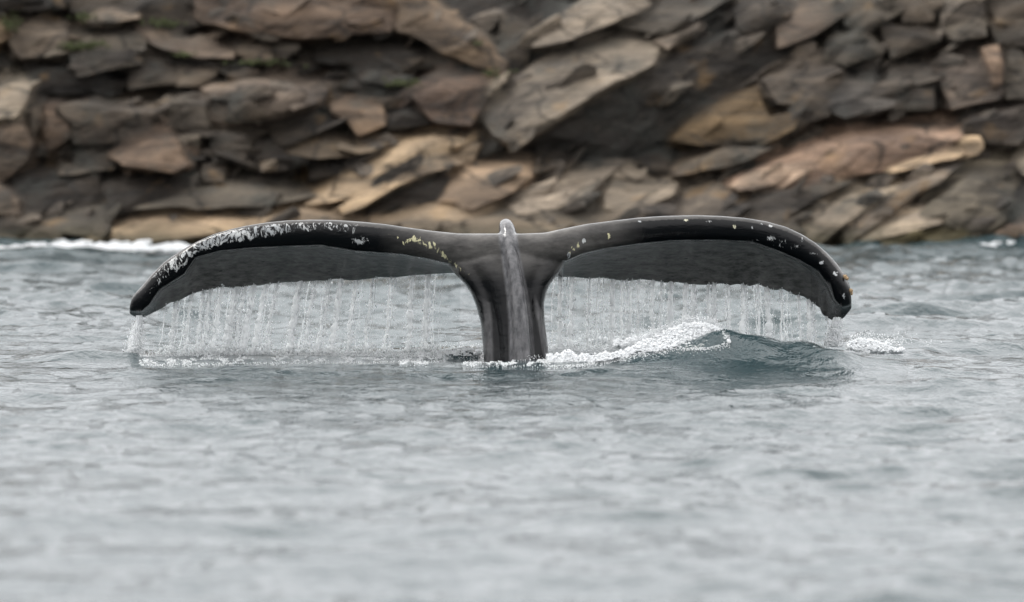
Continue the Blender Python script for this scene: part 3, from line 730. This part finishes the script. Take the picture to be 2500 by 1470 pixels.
def rock(pts, col, thick=0.7, name="rock_block", label=None, cat="rock", rough=1.0):
    pts = np.array([(p[0], p[1], p[2] if len(p) > 2 else 0.0) for p in pts], float)
    Y = W(pts[:, 1]) + pts[:, 2] * 0.8
    A = P(pts[:, 0], pts[:, 1], Y); c = A.mean(0)
    B = A + np.array([0, thick * 0.75, 0]); B[:, 0] = c[0] + (B[:, 0] - c[0]) * 1.14; B[:, 2] = c[2] + (B[:, 2] - c[2]) * 1.14; thick = thick
    cf = c + np.array([0, -0.02 - 0.0, 0])
    if all(len(p) == 2 for p in []): pass
    allp = np.vstack([A, B])
    o_c = Vector(c)
    bm = bmesh.new()
    vs = [bm.verts.new(Vector(p) - o_c) for p in allp]
    # break up the front face a little so it is not one plane
    ctr = bm.verts.new(Vector(cf) - o_c + Vector((rng.normal(0, .04), -0.10 * rough, rng.normal(0, .03) + .03)))
    r = bmesh.ops.convex_hull(bm, input=bm.verts[:])
    bmesh.ops.delete(bm, geom=[v for v in bm.verts if not v.link_faces], context='VERTS')
    size = max((allp.max(0) - allp.min(0))[[0, 2]])
    bmesh.ops.triangulate(bm, faces=bm.faces[:])
    for _ in range(4):
        lim = max(0.09, size * 0.09)
        es = [e for e in bm.edges if e.calc_length() > lim]
        if not es: break
        bmesh.ops.subdivide_edges(bm, edges=es, cuts=1)
        bmesh.ops.triangulate(bm, faces=[f for f in bm.faces if len(f.verts) > 3])
    bmesh.ops.smooth_vert(bm, verts=bm.verts[:], factor=0.35, use_axis_x=True, use_axis_y=True, use_axis_z=True)
    bm.normal_update()
    ca, sa = math.cos(math.radians(30)), math.sin(math.radians(30))
    for v in bm.verts:
        w_ = v.co + o_c
        s1 = w_.x * ca + w_.z * sa; s2 = -w_.x * sa + w_.z * ca
        q = Vector((s1 * 1.3, w_.y * 1.2, s2 * 4.5))
        d1 = noise.noise(q) * 0.07 + noise.noise(w_ * 4.0) * 0.025
        d2 = noise.noise(q + Vector((31, 7, 3))) * 0.05 + noise.noise(w_ * 4.5 + Vector((9, 9, 9))) * 0.02
        v.co += Vector((d2 * 0.6, d1, d2)) * rough
    bm.verts.ensure_lookup_table(); bm.verts.index_update()
    tree = BVHTree.FromPolygons([v.co + o_c for v in bm.verts], [[v.index for v in f.verts] for f in bm.faces])
    me = bpy.data.meshes.new(name); bm.to_mesh(me); bm.free(); me.materials.append(M_ROCK)
    o = link(bpy.data.objects.new(name, me)); o.location = o_c; HOSTS.append((tree, o))
    o.color = (*[q * (0.66 if max(col) > 0.25 else 0.55) for q in mute(col)], 1)
    if label: tag(o, label, cat, 'rocks along the shore')
    else: o.parent = cliff
    return o

R_ = rock
# --- upper left
R_([(-60, 45, .1), (15, 38, .2), (28, 70), (0, 98), (-60, 130)], TAN, .8)
R_([(18, 70, .1), (35, 32, .5), (110, 22, .5), (158, 42, .4), (168, 85, 0), (162, 118, 0), (100, 138, .1), (52, 142, .1), (20, 105, .1)], (.21, .18, .15), .8,
   label="rounded brownish block high on the cliff's left end, moss at its left shoulder")
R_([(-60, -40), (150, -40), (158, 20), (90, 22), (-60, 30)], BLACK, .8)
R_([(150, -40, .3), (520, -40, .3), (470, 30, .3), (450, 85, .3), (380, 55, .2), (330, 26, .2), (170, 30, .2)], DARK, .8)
R_([(203, 52, 0), (235, 25, .4), (300, 28, .5), (340, 30, .4), (335, 50, -.1), (240, 54, -.1)], (.30, .25, .20), .5)
R_([(150, 80, .4), (250, 74, .35), (325, 68, .35), (365, 90, .2), (350, 124, .1), (235, 124, .1), (165, 116, .2)], GREY, .6)
R_([(335, 36, .7), (395, 62, .6), (450, 92, .5), (575, 120, .3), (565, 150, .0), (445, 130, 0), (360, 120, .05), (325, 70, .2)], (.22, .18, .15), .8,
   label="brown sloping ledge with grass tufts below the dark overhang, upper left")
R_([(105, 128, .2), (170, 112, .3), (160, 132, 0), (110, 136, 0)], PALE, .4)
R_([(163, 128, .2), (240, 118, .4), (335, 118, .4), (345, 160, .0), (280, 168, 0), (188, 190, 0), (172, 165, 0)], GREY, .6)
R_([(300, 132, .3), (430, 135, .3), (440, 205, .1), (320, 212, .1)], DARK, .6)
R_([(425, 140, .3), (560, 152, .3), (520, 190, .1), (480, 212, .1), (430, 212, .1)], MID, .6)
R_([(570, 105, .3), (660, 108, .3), (665, 145, .05), (600, 155, .1), (575, 140, .1)], (.16, .135, .11), .5)
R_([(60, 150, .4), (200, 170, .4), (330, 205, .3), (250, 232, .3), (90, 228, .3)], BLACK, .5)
R_([(-60, 205, .3), (0, 196, .4), (58, 184, .4), (74, 218, -.2), (70, 236, -.25), (52, 272, -.2), (34, 292, -.2), (-60, 295, -.2)], PALE, .8,
   label="pale flat-topped block at the far left edge, halfway up the cliff")
R_([(-60, 292, .1), (38, 290, .1), (62, 318, -.1), (78, 352, 0), (62, 400, .1), (20, 432, .2), (-60, 440, .2)], (.22, .175, .14), .8)
R_([(60, 236, .2), (112, 240, .2), (104, 300, .1), (78, 342, .1)], MID, .4)
R_([(110, 250, .1), (158, 254, .1), (168, 308, -.1), (166, 345, 0), (116, 374, .1), (104, 330, .1)], BROWN, .6,
   label="rust-brown upright block between grey blocks, left of the dark ledge")
R_([(176, 246, .9), (250, 231, 1.0), (340, 210, 1.2), (386, 230, .8), (165, 258, -.1), (240, 263, -.2), (330, 273, -.25), (370, 268, -.25), (172, 362, .15), (280, 350, .1), (372, 325, .0)], (.20, .175, .15), .5,
   label="broad dark-faced ledge with a lit flat top, left part of the cliff")
R_([(380, 234, .8), (488, 240, .7), (384, 250, -.1), (500, 257, -.15), (392, 312, .1), (508, 322, .1)], (.18, .165, .145), .5)
R_([(393, 276, .1), (412, 308, -.1), (425, 340, -.2), (462, 398, -.35), (420, 420, -.3), (300, 408, -.2), (262, 385, .1), (285, 354, .4), (380, 314, .3)], (.26, .19, .14), .6,
   label="pointed brown outcrop like a tooth, above the left fluke")
R_([(434, 348, .1), (478, 324, .3), (484, 340, 0), (440, 356, 0)], PALE, .3)
R_([(485, 218, .1), (520, 190, .7), (585, 162, 1.2), (700, 168, 1.3), (805, 174, 1.2), (820, 198, .6), (766, 250, -.4), (690, 236, -.35), (600, 202, -.2), (500, 224, -.1), (512, 300, .15), (560, 312, .1), (650, 306, .1), (755, 275, .1)],
   (.24, .205, .18), .5, label="large roof-shaped block with a pale sloping top, centre left of the cliff")
R_([(565, 222, -.25), (622, 205, -.25), (652, 288, -.15), (622, 306, -.05), (545, 300, -.05)], MID, .4)
R_([(803, 252, .3), (868, 228, .4), (935, 264, .1), (940, 308, -.05), (882, 326, .0), (850, 292, .05), (806, 270, .1)], (.29, .215, .155), .6,
   label="light brown angular block above the pale slanting slabs")
R_([(985, 216, .2), (1080, 158, .4), (1180, 168, .3), (1216, 200, .1), (1165, 268, 0), (1150, 308, 0), (1062, 302, 0), (1000, 245, .1)], (.22, .16, .13), .8,
   label="big reddish-brown rock face left of the grey boulder")
R_([(470, -60, .2), (958, -60, .2), (962, 74, 0), (850, 80, -.05), (760, 92, -.1), (740, 98, -.1), (560, 80, -.05), (520, 52, 0), (478, 44, .1)], (.185, .138, .108), 1.0,
   label="wide brown rock wall along the top edge, centre left")
R_([(972, -60, .2), (1040, 8, .3), (1120, 50, .2), (1200, 102, .1), (1242, 152, .1), (1228, 192, .1), (1180, 152, .05), (1100, 132, 0), (1000, 76, 0), (972, 76, 0)], (.215, .165, .12), .9,
   label="brown curved shoulder of rock right of the vertical crack")
R_([(760, 112, .5), (960, 100, .5), (1180, 140, .5), (1190, 160, .3), (1080, 160, .3), (900, 170, .3), (770, 152, .3)], DARK, .5)
R_([(850, 165, .4), (985, 170, .4), (960, 205, .1), (880, 205, .1)], MID, .4)
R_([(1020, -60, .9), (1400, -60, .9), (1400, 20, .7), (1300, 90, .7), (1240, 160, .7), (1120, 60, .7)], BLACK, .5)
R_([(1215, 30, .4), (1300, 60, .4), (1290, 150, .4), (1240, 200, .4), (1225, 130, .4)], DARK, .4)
R_([(1175, 250, .1), (1165, 220, .2), (1215, 180, .2), (1246, 172, .1), (1236, 195, -.1)], PALE, .4)
# --- the great grey boulder and its dark underside
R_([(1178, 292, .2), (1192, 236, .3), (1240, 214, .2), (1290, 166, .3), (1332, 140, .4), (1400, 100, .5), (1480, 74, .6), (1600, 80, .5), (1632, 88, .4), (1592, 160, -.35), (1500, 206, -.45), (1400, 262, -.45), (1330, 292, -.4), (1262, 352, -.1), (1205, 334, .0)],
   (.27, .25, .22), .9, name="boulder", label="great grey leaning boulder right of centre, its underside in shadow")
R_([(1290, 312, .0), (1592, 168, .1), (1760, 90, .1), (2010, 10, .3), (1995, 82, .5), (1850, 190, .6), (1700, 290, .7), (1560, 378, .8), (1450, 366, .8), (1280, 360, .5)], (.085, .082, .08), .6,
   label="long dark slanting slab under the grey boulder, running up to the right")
R_([(1300, 112, .1), (1332, 64, .3), (1400, 48, .4), (1432, -10, .6), (1500, -60, .6), (1620, -60, .5), (1560, 30, 0), (1500, 56, -.1), (1400, 96, -.1)], (.31, .285, .25), .6,
   label="pale slab above the grey boulder, reaching the top edge")
R_([(1470, 66, .3), (1560, 26, .4), (1720, -40, .5), (1790, -5, .3), (1700, 46, 0), (1622, 76, 0), (1530, 78, .1)], GREY, .5)
R_([(1600, 96, .0), (1705, 54, .1), (1708, 66, -.1), (1630, 122, -.15)], (.24, .21, .18), .3)
R_([(1640, 215, -.1), (1690, 205, -.1), (1640, 250, -.1), (1610, 262, 0)], GREY, .3)
# --- upper right: broken mottled blocks
for q in (([(1790, 20, .3), (1900, -20, .3), (1930, 40, .1), (1860, 90, .1), (1800, 70, .1)], DARK), ([(1880, 60, .2), (1960, 20, .3), (2060, -5, .3), (2080, 30, .1), (1990, 85, .0), (1900, 118, 0)], (.19, .155, .13)),
          ([(2060, -40, .3), (2180, -40, .3), (2190, 40, .1), (2110, 90, .1), (2060, 60, .1)], GREY), ([(2180, -40, .3), (2300, -40, .3), (2280, 50, .1), (2200, 60, .1)], MID),
          ([(2280, -40, .3), (2420, -40, .3), (2400, 40, .1), (2300, 60, .1)], (.18, .165, .15)), ([(2400, -40, .3), (2560, -40, .3), (2560, 70, .1), (2430, 60, .1)], MID),
          ([(2020, 90, .2), (2110, 80, .2), (2160, 130, .1), (2060, 170, 0), (2010, 140, .1)], (.16, .15, .13)), ([(2140, 70, .2), (2260, 60, .2), (2300, 100, 0), (2180, 140, 0)], DARK),
          ([(2290, 60, .2), (2400, 40, .3), (2410, 90, 0), (2330, 105, 0)], GREY), ([(2410, 60, .2), (2560, 60, .2), (2560, 130, .1), (2440, 110, .1)], DARK),
          ([(1860, 195, .1), (1930, 130, .3), (2010, 118, .3), (2060, 190, .0), (2000, 260, 0), (1900, 250, 0)], (.17, .15, .13)),
          ([(1920, 230, .1), (2030, 170, .2), (2030, 280, 0), (1930, 315, 0)], MID)):
    R_(q[0], q[1], .6)
R_([(1640, 345, .1), (1692, 288, .2), (1790, 232, .3), (1850, 214, .2), (1892, 300, 0), (1870, 342, 0), (1760, 352, 0)], OCH, .6, label="ochre-stained rock face below the slanting dark crack")
R_([(2020, 192, .2), (2130, 188, .2), (2156, 266, 0), (2062, 292, 0), (2016, 260, 0)], (.15, .15, .15), .6)
R_([(2158, 218, .0), (2172, 166, .2), (2262, 150, .3), (2284, 165, .1), (2288, 262, .1), (2165, 272, .1)], (.13, .12, .11), .6)
R_([(2284, 152, .3), (2304, 130, .4), (2400, 114, .4), (2450, 110, .4), (2446, 240, 0), (2325, 264, -.05)], (.20, .17, .15), .7,
   label="square upright block at right, brown-grey with a pinkish right edge")
R_([(2396, 120, -.05), (2440, 112, .0), (2446, 212, -.05), (2424, 214, -.1)], (.33, .24, .18), .3)
R_([(2454, 106, .2), (2500, 128, .2), (2560, 235, .1), (2456, 242, .1)], GREY, .6)
R_([(2350, 278, .5), (2440, 255, .6), (2560, 235, .6), (2560, 262, -.1), (2360, 292, -.1), (2560, 335, .2), (2420, 348, .1), (2352, 338, .1)], (.10, .09, .085), .6)
# --- pink slab, thin pale slab, lower slabs at right
R_([(1640, 405, .3), (1760, 352, .5), (1885, 334, .5), (1885, 362, 0), (1800, 402, 0), (1650, 432, 0)], (.20, .17, .14), .5)
R_([(1850, 384, .9), (2000, 324, 1.1), (2150, 284, 1.2), (2280, 268, 1.1), (2338, 278, .9), (1790, 440, .1), (1990, 362, .0), (2200, 335, -.1), (2350, 335, -.1), (1788, 466, .1), (1980, 442, .1), (2160, 416, .1), (2348, 348, .1)], PINK, .5,
   name="rock_slab", label="long pinkish slab with a rounded right end, right part of the shore")
R_([(1780, 462, .0), (1830, 420, .2), (1900, 388, .4), (2012, 364, .5), (2000, 392, .0), (1905, 442, -.1), (1800, 470, -.1)], (.54, .42, .33), .4)
R_([(2164, 410, .0), (2200, 384, .3), (2300, 356, .4), (2382, 337, .5), (2412, 345, .2), (2335, 382, -.1), (2180, 424, -.1)], (.62, .49, .34), .4,
   name="rock_slab", label="thin pale cream slab sticking up to the right like a blade")
R_([(1938, 545, .1), (2000, 488, .5), (2060, 450, .6), (2125, 420, .7), (2226, 417, .6), (2180, 470, -.1), (2060, 545, -.2), (1990, 600, -.1)], PALE, .5, name="rock_slab",
   label="pale buff slab sloping down to the water, right of the right fluke's top")
R_([(2060, 560, -.1), (2180, 478, .1), (2228, 424, .3), (2356, 370, .5), (2345, 402, -.1), (2232, 472, -.2), (2160, 530, -.2), (2070, 600, -.1)], (.25, .225, .20), .5)
R_([(2080, 605, -.2), (2130, 562, .0), (2190, 530, .1), (2250, 490, .3), (2322, 518, .0), (2300, 548, -.3), (2200, 572, -.3)], (.47, .42, .35), .4, name="rock_slab",
   label="low pale rock beside the water, left of the big round boulder")
R_([(2248, 500, .2), (2300, 430, .5), (2370, 378, .8), (2440, 344, .9), (2484, 400, .5), (2478, 480, .2), (2455, 540, .0), (2400, 575, -.1), (2312, 548, -.3), (2330, 470, -.4)], (.255, .24, .20), .6,
   name="boulder", label="big rounded grey boulder at the right end of the shore")
R_([(2470, 385, .4), (2500, 350, .6), (2560, 330, .6), (2560, 440, .2), (2500, 430, .1)], (.33, .31, .27), .4)
R_([(2415, 606, -.2), (2500, 522, .1), (2560, 495, .2), (2560, 608, -.2)], (.27, .2, .165), .5)
R_([(2120, 612, -.3), (2200, 570, -.1), (2330, 545, .0), (2425, 588, -.1), (2425, 612, -.3)], (.10, .085, .035), .4, name="weed_rock", label="dark olive weed-covered rock at the waterline, far right")
R_([(2440, 470, .3), (2560, 420, .5), (2560, 520, .3), (2470, 560, .2)], BLACK, .4)
# --- middle foot
R_([(1478, 472, .0), (1500, 430, .3), (1532, 404, .7), (1602, 408, .7), (1662, 438, .3), (1642, 482, -.1), (1560, 524, -.2), (1482, 505, -.2)], PALE, .5,
   label="pale cream humped rock just above the right fluke's leading edge")
R_([(1636, 548, -.1), (1668, 462, .3), (1752, 440, .4), (1802, 500, .0), (1802, 545, -.1)], (.27, .245, .215), .5)
R_([(1780, 470, .2), (1900, 440, .3), (2060, 420, .4), (2090, 440, .1), (1995, 485, -.1), (1905, 545, -.1), (1800, 530, -.1)], (.21, .19, .165), .5)
R_([(1640, 610, -.3), (1650, 545, .0), (1800, 520, .0), (1930, 540, .0), (1990, 600, -.2), (1900, 612, -.3)], GREY, .4)
R_([(1240, 505, -.1), (1330, 440, .4), (1420, 410, .7), (1502, 393, .8), (1512, 408, .3), (1442, 470, -.2), (1370, 502, -.3), (1262, 524, -.3)], (.43, .39, .335), .5, name="rock_slab",
   label="grey-buff slab slanting up to the right behind the right fluke root")
R_([(1070, 495, -.1), (1130, 400, .4), (1190, 358, .8), (1282, 358, .8), (1312, 420, .2), (1252, 470, -.2), (1152, 515, -.3)], (.40, .31, .23), .5, name="rock_slab",
   label="tan slab just above the tail stock, between two grey slabs")
R_([(1300, 365, .6), (1400, 373, .7), (1375, 402, .2), (1300, 425, .1)], MID, .4)
R_([(1560, 400, .4), (1640, 380, .5), (1660, 430, .3), (1600, 420, .3)], DARK, .3)
R_([(740, 505, .1), (760, 468, .3), (880, 398, .6), (1000, 320, .9), (1062, 299, 1.0), (1168, 314, .9), (1162, 345, .4), (1060, 346, .1), (960, 388, -.05), (830, 486, -.2)], (.46, .37, .26), .5, name="rock_slab",
   label="long sandy slab slanting up from the left fluke towards the grey boulder")
R_([(860, 500, -.2), (960, 405, .1), (1100, 365, .5), (1152, 388, .3), (1062, 422, -.2), (1012, 430, -.25)], (.31, .25, .185), .4)
R_([(830, 502, -.3), (950, 432, .1), (1005, 418, .2), (1000, 440, -.25), (900, 492, -.4), (842, 514, -.4)], (.58, .46, .31), .4)
R_([(880, 520, .0), (1000, 440, .2), (1100, 430, .2), (1070, 490, .0), (960, 520, 0)], BLACK, .4)
R_([(256, 558, -.1), (320, 528, .3), (480, 508, .5), (600, 498, .6), (682, 498, .5), (702, 545, -.2), (560, 565, -.3), (400, 592, -.4), (272, 586, -.4)], (.48, .38, .265), .5, name="rock_slab",
   label="low sandy shelf at the waterline above the left fluke tip")
R_([(690, 505, .3), (850, 496, .5), (965, 515, .2), (910, 565, -.3), (700, 548, -.3)], (.45, .36, .26), .4)
R_([(925, 525, .1), (1000, 490, .5), (1100, 498, .4), (1238, 488, .5), (1205, 512, -.1), (1100, 565, -.4), (950, 575, -.4)], (.52, .42, .30), .4, name="rock_slab",
   label="pale sandy ledge directly behind the top of the tail stock")
R_([(560, 610, -.6), (560, 560, -.2), (760, 545, -.2), (900, 560, -.2), (1100, 560, -.3), (1300, 545, -.2), (1500, 520, -.1), (1650, 540, -.2), (1650, 610, -.6)], (.23, .2, .16), .4)
R_([(1130, 528, .0), (1240, 497, .2), (1400, 480, .3), (1482, 500, .1), (1500, 555, -.3), (1300, 570, -.3)], (.15, .14, .12), .4)
R_([(1475, 510, .1), (1560, 512, .1), (1650, 490, .2), (1660, 550, -.2), (1500, 560, -.2)], (.2, .175, .155), .4)
# --- lower left, dark broken blocks
R_([(-60, 445, .2), (0, 448, .2), (42, 498, -.1), (46, 530, -.1), (-60, 530, -.1)], (.21, .175, .145), .5)
R_([(20, 440, .4), (120, 420, .4), (240, 430, .3), (240, 490, .2), (130, 530, .2), (60, 510, .2)], BLACK, .5)
R_([(100, 545, .1), (160, 510, .2), (252, 494, .3), (260, 556, -.2), (200, 584, -.3), (122, 575, -.2)], (.125, .122, .11), .5, label="dark grey block at the waterline on the far left shore")
R_([(40, 590, -.2), (108, 545, .1), (172, 562, .0), (140, 596, -.3)], MID, .4)
R_([(-60, 580, -.2), (40, 574, .0), (48, 604, -.4), (-60, 610, -.4)], TAN, .4)
R_([(180, 596, -.3), (250, 568, .0), (272, 586, -.2), (205, 606, -.5)], TAN, .3)
R_([(46, 530, .0), (100, 520, .1), (90, 560, -.1), (30, 585, -.1), (-60, 580, 0), (-60, 530, 0)], DARK, .4)
R_([(135, 410, .5), (225, 400, .6), (220, 425, .1), (140, 432, .1)], MID, .5)
R_([(250, 450, .2), (400, 430, .3), (470, 440, .2), (420, 500, .2), (270, 530, .1)], BLACK, .5)
R_([(320, 512, .0), (480, 452, .4), (640, 440, .6), (770, 462, .5), (790, 480, .1), (640, 500, -.1), (480, 512, -.1)], (.17, .16, .14), .4)
R_([(700, 378, .1), (715, 350, .4), (782, 314, .7), (960, 318, .8), (985, 338, .4), (905, 376, -.1), (780, 382, -.1)], (.25, .205, .15), .5,
   label="weathered tan ledge above the left fluke, left of the sandy slab")
for q in (([(505, 330, .3), (560, 310, .4), (620, 330, .3), (600, 390, .1), (520, 400, .1)], DARK), ([(620, 350, .3), (700, 330, .3), (700, 420, .1), (630, 430, .1)], BLACK),
          ([(490, 400, .2), (560, 395, .3), (540, 450, .1), (490, 445, .1)], MID), ([(630, 392, .1), (668, 385, .2), (672, 420, 0), (636, 425, 0)], (.22, .185, .145)),
          ([(740, 392, .4), (900, 385, .4), (860, 420, .2), (760, 440, .2)], BLACK), ([(650, 325, .3), (720, 262, .4), (800, 268, .4), (850, 305, .2), (790, 318, .1), (700, 350, .1)], DARK),
          ([(930, 265, .4), (1000, 250, .4), (1060, 300, .2), (990, 320, .2), (935, 320, .2)], BLACK), ([(855, 300, .5), (700, 250, .5), (760, 240, .5), (860, 235, .5)], MID),
          ([(820, 200, .5), (985, 205, .5), (985, 260, .3), (870, 235, .3)], MID), ([(170, 360, .4), (280, 352, .5), (280, 420, .2), (180, 430, .2)], DARK), ([(1160, 345, .5), (1260, 350, .5), (1230, 365, .3), (1170, 380, .3)], BLACK)):
    R_(q[0], q[1], .5)
# ledges, flakes and loose wedges standing proud of the blocks, lying along the dip of the strata
build_bedrock(cliff)
cv = [v.co.copy() for v in cliff.data.vertices]; HOSTS.append((BVHTree.FromPolygons(cv, [list(p.vertices) for p in cliff.data.polygons]), cliff))
cam_p = Vector((0, 0, CAM_H))
def shard(px, py):
    d = (Vector(P(px, py, SHORE)) - cam_p).normalized(); best = None
    for tree, host in HOSTS:
        h = tree.ray_cast(cam_p, d)
        if h[0] is not None and (best is None or h[3] < best[0]): best = (h[3], h[0], host)
    if best is None: return
    host = best[2]
    if host.name.startswith(('rock_slab', 'boulder')) and rng.random() < 0.8: return
    c = best[1] + Vector((0, rng.uniform(0.0, 0.05), 0))
    right = px > 950
    dip = math.radians(rng.normal(30, 9) if right or py > 440 else rng.normal(4, 16))
    Lh = rng.uniform(.10, .42); Hh = Lh * rng.uniform(.16, .42); Th = rng.uniform(.07, .17)
    bm = bmesh.new()
    for k in range(9):
        a = rng.uniform(0, 2 * math.pi); e = rng.uniform(.75, 1.1)
        u, v_ = Lh * e * math.cos(a), Hh * e * math.sin(a); y_ = rng.uniform(-Th, -0.2 * Th) if k % 2 else Th
        if k % 2 and v_ > 0: y_ += Th * 0.7        # the upper rim lies back
        bm.verts.new((u * math.cos(dip) - v_ * math.sin(dip), y_, u * math.sin(dip) + v_ * math.cos(dip)))
    bmesh.ops.convex_hull(bm, input=bm.verts[:])
    bmesh.ops.delete(bm, geom=[v for v in bm.verts if not v.link_faces], context='VERTS')
    bmesh.ops.subdivide_edges(bm, edges=bm.edges[:], cuts=1); bmesh.ops.triangulate(bm, faces=bm.faces[:])
    bmesh.ops.smooth_vert(bm, verts=bm.verts[:], factor=0.3, use_axis_x=True, use_axis_y=True, use_axis_z=True)
    for v in bm.verts: v.co += noise.noise_vector((v.co + c) * 6.0) * 0.02
    me = bpy.data.meshes.new("rock_shard"); bm.to_mesh(me); bm.free(); me.materials.append(M_ROCK)
    o = link(bpy.data.objects.new("rock_shard", me)); o.parent = host; o.location = c - host.location
    k = rng.uniform(.85, 1.18); base = host.color if host is not cliff else [q * 0.7 for q in MID] + [1]
    o.color = (base[0] * k, base[1] * k, base[2] * k, 1)
for _ in range(330): shard(rng.uniform(-40, 2540), rng.uniform(-20, 600))
# more broken rock past both ends of what the photo shows
for i in range(70):
    sx = -1 if i % 2 else 1
    x = sx * rng.uniform(5.5, 8.6); z = rng.uniform(-.1, 2.4); s = rng.uniform(.25, .7)
    cx = 1250 + x / (SHORE + .5) * FPX; cy = HORIZON - (z - CAM_H) / (SHORE + .5) * FPX; a0 = rng.uniform(0, 6)
    pts = [(cx + s * 200 * math.cos(a0 + k * 1.047) * rng.uniform(.7, 1.2), min(610, cy + s * 120 * math.sin(a0 + k * 1.047) * rng.uniform(.7, 1.2)), rng.uniform(-.3, .3)) for k in range(6)]
    R_(pts, [GREY, TAN, MID, DARK, BROWN][int(rng.integers(5))], .6)

# moss tufts on the ledges
C = []; R = []
for (mx, my, sx, sy, n) in ((22, 58, 14, 10, 90), (190, 112, 26, 5, 130), (215, 42, 16, 5, 60), (400, 58, 22, 5, 70), (235, 108, 14, 4, 40), (1165, 103, 8, 5, 30), (985, 203, 22, 5, 70), (1205, 178, 12, 6, 40), (640, 152, 40, 4, 70), (450, 132, 16, 4, 40)):
    px = rng.normal(mx, sx, n); py = rng.normal(my, sy, n); C.append(P(px, py, W(py) - 0.1 + rng.uniform(-.06, .25, n))); R.append(rng.uniform(.006, .020, n))
C = np.concatenate(C); R = np.concatenate(R); V, F = lumps(C, R, 'ico', (1.4, 1, .7))
tag(mesh_np("moss", V, F, M_MOSS), "green moss tufts on the upper left ledges", "moss", kind="stuff")

# surf at the foot of the shore
def surf(x0, x1, top, h, n, Yc, seed):
    px = rng.uniform(x0, x1, n); tpy = interp(px, [t[0] for t in top], [t[1] for t in top]) + 5 * vnoise(px, px * 0, .03, seed)
    k = rng.random(n); py = tpy + (h - tpy) * k
    kp = vnoise(px, py * 3, .02, seed + 4) + .5 * vnoise(px, py * 3, .06, seed + 6) > -0.12; px, py, k = px[kp], py[kp], k[kp]; n = len(px)
    return lumps(P(px, py, Yc - 1.2 * k + rng.normal(0, .08, n)), rng.uniform(.008, .032, n), 'ico', (1.6, 1, .8))
V, F = join_arrays([surf(-120, 500, [(-120, 607), (0, 604), (60, 600), (130, 592), (200, 590), (260, 586), (300, 594), (360, 590), (420, 595), (500, 596)], 609, 1900, SHORE - 0.3, 3.0)])
tag(mesh_np("shore_surf", V, F, M_FOAM), "white line of surf along the foot of the rocks at left", "surf", kind="stuff")
V, F = join_arrays([surf(2400, 2480, [(2400, 598), (2450, 588), (2480, 592)], 600, 22, SHORE - 0.4, 5.0)])
tag(mesh_np("shore_surf", V, F, M_FOAM), "small patch of surf at the far right foot of the rocks", "surf", kind="stuff")
print("TRIS", sum(len(o.data.loop_triangles) or sum(len(p.vertices) - 2 for p in o.data.polygons) for o in scene.objects if o.type == 'MESH' and len(o.data.polygons) < 100000))
